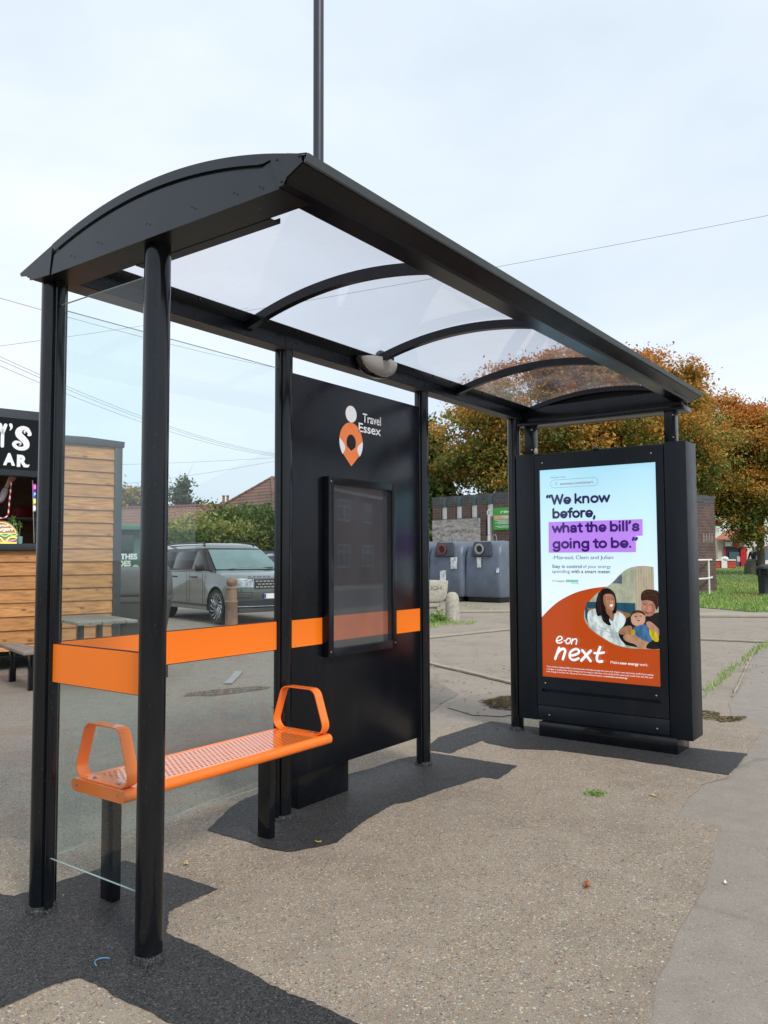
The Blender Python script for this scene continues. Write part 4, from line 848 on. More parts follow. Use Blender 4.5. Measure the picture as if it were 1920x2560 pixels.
# burger light
BG = empty('burger_sign', (0, 0, 0), 0, 'glowing burger shaped neon sign standing in the hut hatch', 'neon sign')
def neon(pts, r, mat, off, nm, par):
    P = [hatch(*J(*q), off) for q in smooth_pts(pts, 5)]; g = MB(); g.tube(P, r, 6); return g.build(nm, mat, par, smooth=60)
N_or, N_ye, N_gr, N_pk, N_wh = em('neon orange', (1, .55, .12), 1.6), em('neon yellow', (1, .85, .15), 1.5), em('neon green', (.25, .9, .35), 1.2), em('neon pink', (.95, .45, .40), 1.0), em('neon warm white', (1, .80, .60), 1.4)
g = MB(); P = [hatch(*J(*q), .06) for q in smooth_pts([(-420, 1560), (-300, 1380), (-120, 1260), (20, 1225), (180, 1250), (320, 1340), (430, 1500), (440, 1640), (430, 1790)], 4)]+[hatch(*J(-420, 1790), .06)]
g.prism(P, (0, .012, 0)); g.build('sign_board', pm('clear sign board', (.35, .30, .25), .3), BG, tri=True)
neon([(-400, 1545), (-300, 1390), (-100, 1290), (20, 1268), (170, 1300), (290, 1375), (385, 1480), (390, 1535), (300, 1545), (-380, 1550)], .0045, N_or, .045, 'bun_tube', BG)
neon([(-380, 1570), (-250, 1610), (-160, 1570), (0, 1570), (130, 1620), (250, 1570), (350, 1615), (440, 1565)], .006, N_gr, .043, 'lettuce_tube', BG)
neon([(-150, 1640), (20, 1660), (70, 1720), (130, 1770), (190, 1700), (260, 1640), (420, 1640)], .0065, N_ye, .041, 'cheese_tube', BG)
neon([(-100, 1740), (60, 1735), (200, 1740), (330, 1725), (430, 1660)], .006, N_pk, .044, 'meat_tube', BG)
neon([(-200, 1785), (420, 1785)], .006, N_ye, .044, 'bun_tube', BG)
A, B_ = hatch(*J(-30, 1360), .045), hatch(*J(205, 1355), .045); text('HOTOUR', N_wh, BG, hatch(*J(-60, 1372), .045), (B_-A).normalized(), Vector((0, 0, 1)), .135, .022, bold=.02, N=Vector((0, -1, 0)))
text('burgers', N_wh, BG, hatch(*J(-110, 1478), .045), (B_-A).normalized(), Vector((0, 0, 1)), .215, .045, bold=.01, shear=.4, N=Vector((0, -1, 0)))
place(BG)
# open sign: four lit letters down the hatch side
OS = empty('open_sign', (0, 0, 0), 0, 'vertical lit sign of four coloured letters at the right side of the hut hatch', 'lit sign')
for ch, y0, y1, c in (('O', 300, 455, (1, .06, .75)), ('P', 480, 640, (.08, .18, 1)), ('E', 660, 810, (1, .85, .10)), ('N', 835, 985, (.95, .97, 1))):
    a, b = hatch(*J(838, y1), .02), hatch(*J(912, y0), .02); g = MB(); g.box(a.x, b.x, .02, .045, a.z, b.z); tl = g.build('letter_tile', em('lit tile '+ch, tuple(v*.55 for v in c), 1.0), OS, .004)
    text(ch, em('lit letter '+ch, tuple(min(1, v*.8+.35) for v in c), 1.5), tl, (a.x+.006, .0185, a.z+.02), Vector((1, 0, 0)), Vector((0, 0, 1)), b.x-a.x-.012, .045, bold=.02, N=Vector((0, -1, 0)))
place(OS)
g = MB(); a, b = hatch(*J(835, 200), .03), hatch(*J(870, 1790), .03); g.tube([(a.x, .05, a.z), (b.x, .05, b.z)], .008, 8); p_ = place(g.build('hatch_stay', M_steel, None)); tag(p_, 'thin silver gas strut running down inside the hut hatch edge', 'strut')
# sign shelf things: potted plant
PP = empty('potted_plant', (0, 0, 0), 0, 'green leafy plant in a pale teal pot on the hut counter', 'potted plant')
a, b = hatch(*J(440, 1800), .11), hatch(*J(578, 1620), .11); cx = (a.x+b.x)/2; g = MB(); r_ = (b.x-a.x)/2; g.lathe([(r_*.85, 0), (r_, b.z-1.66), (r_*.9, b.z-1.66), (r_*.85, b.z-1.69), (0, b.z-1.69)], (cx, .12, 1.66), 18); g.build('pot', pm('teal pot', (.20, .42, .40), .4), PP, smooth=40)
stem = MB(); lf = []; base = Vector((cx-.01, .12, b.z-.02))
for k in range(9):
    tip = hatch(*J(random.uniform(230, 620), random.uniform(1080, 1420)), .12+random.uniform(-.04, .04)); mid = base.lerp(tip, .5)+Vector((0, 0, .03)); stem.tube([base, mid, tip], [.004, .003, .002], 5)
    for q in range(13): lf.append(tuple(tip.lerp(mid, random.random()*.8)+Vector((random.gauss(0, .016), random.gauss(0, .016), random.gauss(0, .014)))))
stem.build('stem', pm('plant stem', (.20, .26, .10), .6), PP)
V, F = leaves_np(np.array(lf), .017, 0, .5); add_mesh_np('leaf', V, F, pm('jade leaf', (.10, .24, .05), .4, 0, .35, 40), PP)
place(PP)
# candy cane hung from the sign
g = MB(); P = [hatch(*J(*q), .02) for q in smooth_pts([(290, 150), (270, 420), (240, 700), (215, 980), (190, 1090), (120, 1150), (20, 1160), (-60, 1120), (-90, 1060)], 6)]; g.tube(P, .0095, 10)
t = NT('red and white stripe'); v = t.coord('Object', (1, 1, 1)); wv = t.add('ShaderNodeTexWave', {'Vector': v, 'Scale': 6.5}, wave_type='BANDS', bands_direction='DIAGONAL')
t.set(Base_Color=t.ramp(wv.outputs['Fac'], [(.0, (.55, .012, .02)), (.58, (.80, .75, .75))], 'CONSTANT'), Roughness=.25)
cc = place(g.build('candy_cane', t.m, None, smooth=60)); tag(cc, 'red and white striped candy cane hanging upside down in the hut hatch', 'candy cane')
g = MB(); a, b = hatch(*J(400, 1140), 1.6), hatch(*J(810, 890), 1.6); g.box(a.x, b.x, 1.5, 1.9, a.z, b.z); rb = place(g.build('crate', pm('dark red crate', (.22, .01, .015), .5), None, .02)); tag(rb, 'dark red crate on a shelf at the back of the hut', 'crate')
g = MB(); g.box(a.x-.6, b.x+.5, 1.45, 2.27, a.z-.03, a.z-.001); rb = place(g.build('shelf', M_grey, None)); tag(rb, 'wooden shelf along the rear wall inside the hut', 'shelf')

# ------------------------------------------------------------------ people
M_skin = pm('skin', (.42, .235, .165), .5, 0, .06, 20); M_hair = pm('dark hair', (.03, .02, .015), .6)
def skin_mesh(name, chains, mat, parent, sub_=2, root=0):
    """chains: list of [(point, radius), ...]; points shared by equal coordinates"""
    vs, es, rs, idx = [], [], [], {}
    for ch in chains:
        last = None
        for p, r in ch:
            key = tuple(round(c, 4) for c in p)
            if key not in idx: idx[key] = len(vs); vs.append(key); rs.append(r if isinstance(r, tuple) else (r, r))
            i = idx[key]
            if last is not None and last != i: es.append((last, i))
            last = i
    me = bpy.data.meshes.new(name); me.from_pydata(vs, es, []); o = bpy.data.objects.new(name, me); S.collection.objects.link(o)
    m = o.modifiers.new('skin', 'SKIN'); m.use_smooth_shade = True
    for i, d in enumerate(me.skin_vertices[0].data): d.radius = rs[i]; d.use_root = (i == root)
    s2 = o.modifiers.new('sub', 'SUBSURF'); s2.levels = sub_; s2.render_levels = sub_
    bpy.context.view_layer.update(); m2 = bpy.data.meshes.new_from_object(o.evaluated_get(bpy.context.evaluated_depsgraph_get())); bpy.data.objects.remove(o); m2.name = name
    return link(name, m2, mat, parent, 'all')
def hand_chains(w_, d, side, r=.009):
    """palm and five fingers from wrist w_ along d; side = thumb direction"""
    w_, d, side = Vector(w_), Vector(d).normalized(), Vector(side).normalized(); n = d.cross(side); palm = w_+d*.05; ch = [[(tuple(w_), (.026, .02)), (tuple(palm), (.036, .016))]]
    for k, (o_, l_) in enumerate(((.030, .070), (.010, .080), (-.010, .074), (-.028, .058))):
        b = w_+d*.085+side*o_; ch.append([(tuple(palm), (.036, .016)), (tuple(b), r), (tuple(b+d*l_*.5+n*.008), r*.9), (tuple(b+d*l_*.85+n*.03), r*.75)])
    tb = w_+d*.03+side*.035; ch.append([(tuple(palm), (.036, .016)), (tuple(tb), r*1.2), (tuple(tb+side*.022+d*.03), r), (tuple(tb+side*.026+d*.055+n*.01), r*.8)])
    return ch
def head(par, c, r, skin, facing=(1, 0), hair=None):
    """head with face: c centre, facing 2D"""
    f = Vector((facing[0], facing[1], 0)).normalized(); s = Vector((-f.y, f.x, 0)); g = MB()
    M = Matrix((( f.x, s.x, 0, c[0]), (f.y, s.y, 0, c[1]), (0, 0, 1, c[2]), (0, 0, 0, 1)))
    n = 20; rows = 14; vs = []
    for i in range(rows+1):
        th = math.pi*i/rows
        for k in range(n):
            a = 2*math.pi*k/n; x, y, z = math.sin(th)*math.cos(a)*.098, math.sin(th)*math.sin(a)*.078, math.cos(th)*.118
            if z < 0: x *= 1-.12*(-z/.118)*(1 if x < 0 else .4); y *= 1-.28*(-z/.118)
            if x > .05 and abs(y) < .016 and -.045 < z < .02: x += .020*(1-abs(z+.02)/.05)
            if x > .05 and abs(z-.012) < .014 and abs(abs(y)-.032) < .014: x -= .008
            if x > .05 and abs(z+.058) < .01 and abs(y) < .025: x += .004
            vs.append(M @ Vector((x, y, z)))
    g.add(vs, [(i*n+k, (i+1)*n+k, (i+1)*n+(k+1) % n, i*n+(k+1) % n) for i in range(rows) for k in range(n)])
    hd = g.build('head', skin, par, smooth='all')
    for sy in (-1, 1):
        g = MB(); g.sphere(M @ Vector((.084, sy*.032, .012)), .011, 8); g.build('eye', pm('eye dark', (.03, .02, .02), .2), hd, smooth='all')
        g = MB(); g.sphere(M @ Vector((-.005, sy*.078, -.005)), .026, 8, (.6, .35, 1)); g.build('ear', skin, hd, smooth='all')
    g = MB(); g.tube([M @ Vector((.085, -.022, -.058)), M @ Vector((.092, 0, -.060)), M @ Vector((.085, .022, -.058))], .005, 6); g.build('mouth', pm('lips', (.30, .10, .08), .5), hd)
    return hd, M
# worker in the hatch: arm raised to hold the cane
def worker():
    W = empty('person', (0, 0, 0), 0, 'person inside the hut in a grey sleeved top holding up the striped cane', 'person')
    hp = hatch(*J(275, 170), .05); wr = hatch(*J(200, 290), .09); el = hatch(*J(30, 700), .16); shd = Vector((el.x-.24, .32, el.z-.05))
    bx = shd.x-.19; cy = .36; top = shd.z
    arm = [[((bx, cy, .98), .13), ((bx, cy, 1.15), .145), ((bx, cy, top-.12), .15), ((bx, cy, top+.0), .10), ((bx, cy, top+.07), .055)],
           [((bx, cy, top+.0), .10), (tuple(shd), .072), (tuple(shd.lerp(el, .5)), .060), (tuple(el), .050), (tuple(el.lerp(wr, .5)), .045), (tuple(el.lerp(wr, .78)), .036)],
           [((bx, cy, top+.0), .10), ((bx-.19, cy, top-.01), .07), ((bx-.24, cy-.02, top-.28), .055), ((bx-.20, cy-.16, top-.48), .042)],
           [((bx, cy, .98), .13), ((bx+.10, cy, .92), .10), ((bx+.10, cy, .62), .07), ((bx+.10, cy, .40), .055)], [((bx, cy, .98), .13), ((bx-.10, cy, .92), .10), ((bx-.10, cy, .62), .07), ((bx-.10, cy, .40), .055)]]
    skin_mesh('body', arm, pm('grey jersey', (.34, .31, .30), .8, 0, .1), W)
    st = el.lerp(wr, .72); d = (hp-wr).normalized()
    skin_mesh('forearm', [[(tuple(st), .034), (tuple(wr), (.028, .022))]]+hand_chains(wr, d, Vector((1, 0, .2)), .009), M_skin, W)
    g = MB(); g.tube([(bx, cy, top+.05), (bx, cy, top+.14)], .052, 10); g.build('neck', M_skin, W, smooth=50)
    hd, M = head(W, (bx, cy-.01, top+.235), .1, M_skin, (.5, -.85)); g = MB(); g.sphere(M @ Vector((-.018, 0, .030)), .108, 14, (1, .86, 1.02)); g.build('hair', M_hair, hd, smooth='all')
    return place(W)
worker()
def walker():
    P = at(1884, 1395, 57); P.z = gz(P.x, P.y); W = empty('person', P, R(195), 'distant pedestrian in a dark padded coat and pale cap behind the stone stump', 'person')
    cl = pm('dark coat', (.022, .024, .028), .7); tr = pm('dark trousers', (.02, .02, .024), .8)
    skin_mesh('coat', [[((0, 0, .86), (.17, .14)), ((0, 0, 1.1), (.19, .15)), ((0, 0, 1.38), (.19, .13)), ((0, 0, 1.52), (.09, .08))],
        [((0, 0, 1.38), (.19, .13)), ((0, .20, 1.44), .085), ((-.03, .29, 1.17), .07), ((.05, .33, .93), .055)], [((0, 0, 1.38), (.19, .13)), ((0, -.20, 1.44), .085), ((-.04, -.30, 1.17), .07), ((.06, -.34, .93), .055)]], cl, W, 2)
    skin_mesh('legs', [[((0, 0, .90), .14), ((.02, .10, .80), .10), ((.10, .10, .48), .07), ((.04, .10, .12), .05), ((.0, .10, .05), .05), ((.15, .11, .04), .04)], [((0, 0, .90), .14), ((0, -.10, .80), .10), ((.0, -.11, .48), .07), ((-.18, -.11, .14), .05), ((-.20, -.11, .07), .05), ((-.08, -.12, .04), .04)]], tr, W, 2)
    for sy in (1, -1):
        skin_mesh('hand', hand_chains(Vector((.055, sy*.33, .92)), Vector((.05, 0, -1)), Vector((1, 0, 0)), .009), M_skin, W, 1)
    g = MB(); g.tube([(0, 0, 1.50), (.01, 0, 1.60)], .05, 10); g.build('neck', M_skin, W)
    hd, M = head(W, (.02, 0, 1.68), .1, M_skin, (1, .15)); g = MB(); g.sphere(M @ Vector((-.01, 0, .035)), .112, 14, (1.04, .9, .95)); g.build('cap', pm('pale cap', (.35, .36, .36), .6), hd, smooth='all')
walker()

# ------------------------------------------------------------------ picnic table beside the hut
PT = empty('picnic_table', (3.385, 4.991, 0), R(-15.6), 'weathered grey picnic table on black metal legs beside the timber hut', 'picnic table')
def plank(x0, x1, y0, y1, z, th, nm, n=1):
    g = MB(); w_ = (x1-x0)/n
    for k in range(n): g.box(x0+k*w_+.004, x0+(k+1)*w_-.004, y0+random.uniform(-.01, .01), y1+random.uniform(-.01, .01), z-th, z)
    return g.build(nm, M_grey, PT, .003)
plank(0, .70, 0, 1.25, .74, .035, 'tabletop', 5); plank(-.56, -.31, .03, 1.22, .45, .035, 'bench_seat', 2); plank(1.0, 1.25, .03, 1.22, .45, .035, 'bench_seat', 2)
for y in (.22, 1.05):
    for x, zt in ((.10, .70), (.60, .70), (-.42, .41), (1.12, .41)):
        g = MB(); g.box(x-.035, x+.035, y-.035, y+.035, .004, zt); g.build('leg', M_black, PT, .004)
    g = MB(); g.box(-.42+.036, 1.12-.036, y-.02, y+.02, .30, .34); g.build('crossbar', M_black, PT)

# ------------------------------------------------------------------ clothes bank and wheeled bin
CB = empty('clothes_bank', (0, 0, 0), 0, 'dark green clothes bank with white lettering between the hut and the front post', 'clothes bank')
c = LD(-4.50, 15.0); CB.location = c; az = YAW-math.pi/2+R(9); CB.rotation_euler = (0, 0, az)
M_green = pm('dark green steel', (.012, .085, .060), .4, .0, .15, 3); M_green2 = pm('green painted lip', (.05, .20, .14), .4)
g = MB(); g.prism([(-1.30, 0, .12), (-1.30, 0, 1.50), (-1.30, .10, 1.56), (-1.30, .14, 1.98), (-1.30, .02, 2.03), (-1.30, .04, 2.07), (-1.30, 1.2, 2.10), (-1.30, 1.2, .12)], (1.30, 0, 0)); g.build('body', M_green, CB, .006)
g = MB(); g.box(-1.31, .01, -.05, .02, 2.00, 2.085); g.build('top_lip', M_green2, CB, .006)
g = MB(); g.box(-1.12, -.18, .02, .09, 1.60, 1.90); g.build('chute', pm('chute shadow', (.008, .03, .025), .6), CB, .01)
g = MB(); g.tube([(-1.0, -.03, 1.68), (-.40, -.03, 1.68)], .014, 8); g.build('handle', M_steel, CB)
for x in (-1.15, -.15):
    g = MB(); g.box(x-.08, x+.08, .1, 1.1, .008, .12); g.build('foot', M_green, CB)
Xc = Vector((1, 0, 0)); Zc = Vector((0, 0, 1)); Nc = Vector((0, -1, 0))
M_off = pm('off white lettering', (.72, .76, .70), .5)
text('CLOTHES', M_off, CB, (-.66, -.004, 1.455), Xc, Zc, .56, .10, bold=.05, N=Nc); text('SHOES', M_off, CB, (-.60, -.004, 1.325), Xc, Zc, .385, .10, bold=.05, N=Nc)
g = MB(); poly(g, [(-.13+.062*math.cos(k*.42), 1.29+.062*math.sin(k*.42)) for k in range(15)], Vector((0, -.004, 0)), Xc, Zc, Nc); g.build('round_badge', pm('pale green badge', (.40, .52, .46), .5), CB)
g = MB(); g.box(-.62, -.12, -.006, -.003, 1.155, 1.166); g.build('text_line', M_off, CB)
WB = empty('wheeled_bin', LD(-4.07, 12.6), YAW-math.pi/2+R(6), 'large dark grey wheeled bin with a curved lid in front of the clothes bank', 'wheeled bin')
M_bin = pm('dark grey moulded plastic', (.075, .085, .088), .38, 0, .15, 4); M_bin2 = pm('black plastic edge', (.014, .015, .016), .45)
prof = [(0, .86)]+[(.50-.50*math.cos(R(a)), .86+.47*math.sin(R(a))**.85) for a in range(12, 170, 12)]+[(1.0, .86)]
g = MB(); g.prism([(-.60, a, b) for a, b in prof], (1.2, 0, 0)); g.build('lid', M_bin, WB, .02, 50)
g = MB(); g.tube([(-.50, -.006, 1.24)]+[(-.50+.05*math.sin(k/7*1.5)+.17*(k/7)**2*.6, -.012+.0*k, 1.22-.31*k/7) for k in range(8)]+[(-.27, -.02, .895), (.3, -.02, .895), (.55, -.02, .895)], .010, 6); g.build('lid_seam', M_bin2, WB)
g = MB(); g.prism([(-.60, -.02, .78), (-.60, -.03, .86), (-.60, 1.03, .86), (-.60, 1.02, .78)], (1.2, 0, 0)); g.build('rim', M_bin, WB, .01)
g = MB(); g.add([(-.50, .07, .16), (.50, .07, .16), (.50, .93, .16), (-.50, .93, .16), (-.585, 0, .78), (.585, 0, .78), (.585, 1, .78), (-.585, 1, .78)], [(3, 2, 1, 0), (4, 5, 6, 7), (0, 1, 5, 4), (1, 2, 6, 5), (2, 3, 7, 6), (3, 0, 4, 7)]); g.build('body', pm('bin body grey', (.045, .047, .050), .5, 0, .15, 4), WB, .03)
for x in (-.42, .42):
    for y in (.15, .85):
        g = MB(); g.lathe([(.0, -.025), (.075, -.025), (.08, -.015), (.08, .015), (.075, .025), (0, .025)], (x, y, .084), 16, 'x'); g.build('wheel', M_rubber, WB, smooth=40)

# ------------------------------------------------------------------ cars
def car_paint(name, col):
    t = NT(name); v = t.coord('Object'); fl = t.add('ShaderNodeTexVoronoi', {'Vector': v, 'Scale': 900.0})
    t.set(Base_Color=t.mix(.12, tuple(col)+(1,), fl.outputs['Color'], 'OVERLAY'), Metallic=.75, Roughness=.25, Coat_Weight=1.0, Coat_Roughness=.03); return t.m
M_cglass = pm('car side glass', (.006, .008, .008), .05, 0, .1, 6, 0, 0, 60, .15); M_wind = pm('windscreen', (.20, .29, .28), .04, .45, .25, 1.2); M_plast = pm('black car trim', (.012, .012, .013), .4)  # pale teal in the windscreen base colour stands in for reflected sky
M_rim = pm('machined alloy', (.50, .50, .50), .25, .8); M_rimd = pm('dark alloy', (.03, .03, .032), .4, .5); M_lampg = pm('headlight lens', (.42, .45, .47), .08, .5, .4, 14)
def make_car(paint, label, detail=True, sc=1.0, h=1.0):
    C = empty('parked_car', (0, 0, 0), 0, label, 'car')
    xf, xr, wb = 2.31, -2.66, 1.46; ar = .455; zc = .39
    arcp = lambda cx, a0, a1, n=14: [(cx+ar*math.cos(R(a0+(a1-a0)*k/n)), zc+ar*math.sin(R(a0+(a1-a0)*k/n))) for k in range(n+1)]
    prof = [(xf-.28, .27), (xf-.06, .33), (xf-.01, .52), (xf, .72), (xf-.015, .93), (xf-.08, 1.03), (xf-.25, 1.095), (1.55, 1.165), (1.18, 1.215), (.6, 1.20), (-1.4, 1.20), (-2.50, 1.20), (xr+.06, 1.12), (xr, .85), (xr+.03, .55), (xr+.14, .36)]
    a1, a2 = arcp(-wb, 193, -13), arcp(wb, 193, -13)
    bot = [(-wb-ar-.03, .31)]+a1+[(-wb+ar+.06, .29), (wb-ar-.06, .29)]+a2
    full = prof+bot; n = len(full); ia = set(range(len(prof)+1, len(prof)+1+len(a1)))|set(range(len(prof)+3+len(a1), n))
    g = MB(); ys = [-1, -.97, -.90, -.6, 0, .6, .90, .97, 1]; vs = []
    for yv in ys:
        e = abs(yv)
        for k, (x, z) in enumerate(full):
            tx = x
            if x > 1.6 and k < len(prof): tx = x-.24*e**3.2*(x-1.6)/.7
            if x < -2.2 and k < len(prof): tx = x+.16*e**3*(-x-2.2)/.4
            zz = z
            if z > 1.0: zz = z-(z-.98)*(.16*e**4+(.10 if e > .96 else 0))
            wy = .995 if z > .5 else .975
            if z > 1.0: wy *= 1-.04*(z-1.0)/.2
            vs.append((tx, yv*wy*(1.0 if e < 1 else 1.0), zz))
    m = len(ys)
    for j in range(m-1):
        for k in range(n):
            k2 = (k+1) % n; g.mat(1 if (k in ia and k2 in ia) or (k >= len(prof) and k < n-0 and not (k in ia)) else 0)
            g.f.append((j*n+k, j*n+k2, (j+1)*n+k2, (j+1)*n+k)); g.mi.append(g.cur)
    g.mat(0); g.f.append(tuple(range(n-1, -1, -1))); g.mi.append(0); g.f.append(tuple((m-1)*n+k for k in range(n))); g.mi.append(0); g.v = vs
    bd = g.build('body', [paint, M_plast], C, smooth=32, tri=True)
    # greenhouse: rings from belt to roof
    def ring(xa, xb, wf, wr_, z): return [(xa, -wf*.55, z), (xa-.10, -wf*.93, z), (xa-.22, -wf, z), (-.4, -(wf+wr_)/2, z), (xb+.15, -wr_, z), (xb, -wr_*.85, z), (xb, wr_*.85, z), (xb+.15, wr_, z), (-.4, (wf+wr_)/2, z), (xa-.22, wf, z), (xa-.10, wf*.93, z), (xa, wf*.55, z)]
    zt = 1.70*h; r0 = ring(1.22, -2.52, .90, .88, 1.185); r1 = ring(.46, -2.30, .745, .735, zt)
    g = MB(); g.add(r0+r1, [(k, (k+1) % 12, 12+(k+1) % 12, 12+k) for k in range(12)]); g.build('pillars', M_plast, C)
    r2 = ring(.30, -2.22, .69, .69, zt+.085); r3 = ring(.02, -1.9, .48, .48, zt+.125); r1b = ring(.475, -2.36, .755, .745, zt-.002)
    g = MB(); g.add(r1b+r2+r3, [(k, (k+1) % 12, 12+(k+1) % 12, 12+k) for k in range(12)]+[(12+k, 12+(k+1) % 12, 24+(k+1) % 12, 24+k) for k in range(12)]+[tuple(24+k for k in range(12))]); g.build('roof', paint, C, smooth=50)
    def quad_on(a, b, c_, d, off, nm, mat):  # pane proud of the greenhouse
        P = [Vector(p) for p in (a, b, c_, d)]; nn = (P[1]-P[0]).cross(P[3]-P[0]).normalized(); mid = sum(P, Vector())/4
        if nn.dot(mid-Vector((-.6, 0, 1.3))) < 0: nn = -nn
        g = MB(); g.add([p+nn*off for p in P]+[p-nn*.01 for p in P], [(0, 1, 2, 3), (7, 6, 5, 4), (0, 4, 5, 1), (1, 5, 6, 2), (2, 6, 7, 3), (3, 7, 4, 0)]); return g.build(nm, mat, C, .004)
    g = MB(); A0 = [(1.235, -.50, 1.20), (1.135, -.82, 1.20)]; rows_ = []
    for (z, t_) in ((1.205, .02), (1.66*h, .94)):
        row_ = []
        for yy in (-1, -.8, -.4, 0, .4, .8, 1):
            xb_ = 1.24-.115*abs(yy)**3; xt = .475-.10*abs(yy)**3; hw = .845+(.70-.845)*t_
            row_.append((xb_+(xt-xb_)*t_+.035, yy*hw*.985, z+.008))
        rows_ += row_
    g.add(rows_, [(k, k+1, 8+k, 7+k) for k in range(6)]); g.build('windscreen', M_wind, C, smooth=60, fix=False)
    for s in (-1, 1):
        for xa, xb in ((.92, .02), (-.06, -1.12), (-1.20, -2.10)):
            f_ = lambda x, z: (x, s*((.90+(x-1)*.006)+(.745-.90)*(z-1.185)/(zt-1.185)+.004), z)
            top = zt-.07; xa2 = min(xa, 1.0-.62*(1.0)) if xa > .5 else xa
            P = [f_(xa, 1.215), f_(xb, 1.215), f_(xb, top), f_(xa2 if xa > .5 else xa, top)]; quad_on(*P, .004, 'side_window', M_cglass)
        g = MB(); g.tube([(.2, s*.66, zt+.10), (.0, s*.66, zt+.135), (-1.7, s*.66, zt+.14), (-2.0, s*.66, zt+.10)], .016, 6); g.build('roof_rail', M_plast, C)
        if detail:
            g = MB(); g.box(.76, .90, min(s*.99, s*1.20), max(s*.99, s*1.20), 1.17, 1.33); wm = g.build('wing_mirror', M_plast, C, .045); g = MB(); g.bar((.86, s*.90, 1.19), (.84, s*1.02, 1.20), .08, .04); g.build('mirror_arm', M_plast, wm)
        for x0 in (.80, -.02-.05, -1.16):   # shut lines
            g = MB(); g.tube([(x0, s*.997, 1.12), (x0+.02, s*1.0, .8), (x0+.01, s*1.0, .42)], .005, 4); g.build('door_gap', M_plast, C)
        g = MB(); g.bar((-wb+ar+.02, s*.995, .40), (wb-ar-.02, s*.995, .40), .012, .045); g.build('sill_strip', M_plast, C)
        g = MB(); g.bar((1.05, s*.952, 1.165), (-2.3, s*.952, 1.165), .010, .018); g.build('belt_strip', M_steel, C)
        for x0 in (.02, -1.05):
            g = MB(); g.bar((x0+.08, s*1.012, 1.03), (x0+.28, s*1.012, 1.03), .022, .035); g.build('door_handle', M_plast, C, .005)
        for x0 in (wb, -wb):
            g = MB(); g.lathe([(.29, -.12), (.375, -.12), (.392, -.09), (.392, .08), (.372, .115), (.29, .115), (.29, -.12)], (0, 0, 0), 30, 'y', False); wh = g.build('wheel', M_rubber, C, smooth=45); wh.location = (x0, s*.87, .392)
            if s < 0: wh.rotation_euler = (0, 0, math.pi)
            g = MB(); g.lathe([(.0, .055), (.285, .055), (.295, .105), (.283, .108), (.27, .075), (.0, .075)], (0, 0, 0), 30, 'y', False); rm = g.build('rim', M_rimd, wh, smooth=45)
            for k in range(14 if detail else 7):
                a = 2*math.pi*k/(14 if detail else 7); g = MB(); P = []
                for q in range(6): r_ = .05+.225*q/5; aa = a+.55*(q/5)**1.3; P.append((r_*math.cos(aa), .088+.012*q/5, r_*math.sin(aa)))
                g.tube(P, [.015, .014, .013, .013, .016, .024], 5); g.build('spoke', M_rim, rm)
            g = MB(); g.lathe([(.280, .098), (.298, .106), (.280, .114)], (0, 0, 0), 30, 'y', False); g.build('rim_edge', M_rim, rm)
            g = MB(); g.lathe([(.05, .08), (.045, .108), (0, .11)], (0, 0, 0), 14, 'y'); g.build('hub_cap', M_rimd, rm)
    # front
    def fx(y, z, e=0): q = abs(y); return xf-.24*q**3.2*(.985 if z < 1 else .85)-(.02 if z > .9 else 0)+e
    def front_patch(nm, mat, y0, y1, z0, z1, e=.008, n_=8, dz=0):
        g = MB(); rows_ = []
        for k in range(n_+1):
            y = y0+(y1-y0)*k/n_; za, zb = z0+dz*k/n_, z1+dz*k/n_; rows_ += [(fx(y, za, e), y, za), (fx(y, zb, e-.012), y, zb), (fx(y, zb, -.05), y, zb), (fx(y, za, -.05), y, za)]
        fs = []
        for k in range(n_):
            for q in range(4): fs.append((4*k+q, 4*k+(q+1) % 4, 4*k+4+(q+1) % 4, 4*k+4+q))
        fs += [(0, 1, 2, 3), (4*n_+3, 4*n_+2, 4*n_+1, 4*n_)]; g.add(rows_, fs); return g.build(nm, mat, C, smooth=50)
    gr = front_patch('grille', M_plast, -.46, .46, .80, 1.0, .012)
    for r_ in range(3):
        for k in range(10):
            y = -.42+k*.093+(.045 if r_ % 2 else 0)
            g = MB(); zz = .835+r_*.062; x_ = fx(y, zz, .014); g.box(x_, x_+.008, y-.036, y+.036, zz-.014, zz+.014); g.build('grille_mesh', M_rim if r_ < 3 else M_plast, gr)
    for s in (-1, 1):
        a, b = (.50, .93) if s > 0 else (-.93, -.50)
        hl = front_patch('headlight', M_lampg, a, b, .83, 1.0, .010)
        for yc in (.60, .76):
            g = MB(); g.lathe([(.052, 0), (.058, .012), (.040, .014), (.030, .004), (0, .006)], (fx(s*yc, .91, .008), s*yc, .915), 16, 'x'); g.build('lamp_ring', M_rim, hl)
        front_patch('air_intake', M_plast, s*.52, s*.90, .60, .73, .008)
        for z in (.63, .665, .70): front_patch('intake_slat', M_rim, s*.54, s*.88, z-.006, z+.004, .016)
    front_patch('lower_grille', M_plast, -.88, .88, .43, .54, .010, 12); front_patch('lower_trim', M_rim, -.82, .82, .415, .43, .014, 12)
    front_patch('skid_plate', pm('grey skid plate', (.05, .05, .05), .4, .5), -.8, .8, .30, .38, .0, 12)
    npz = MB(); npz.box(xf+.012, xf+.022, -.26, .26, .58, .69); npl = npz.build('number_plate', pm('plate white', (.75, .75, .72), .4), C)
    g = MB(); g.box(xf+.0225, xf+.024, -.26, -.215, .585, .685); g.build('plate_band', pm('plate blue', (.01, .06, .45), .4), npl)
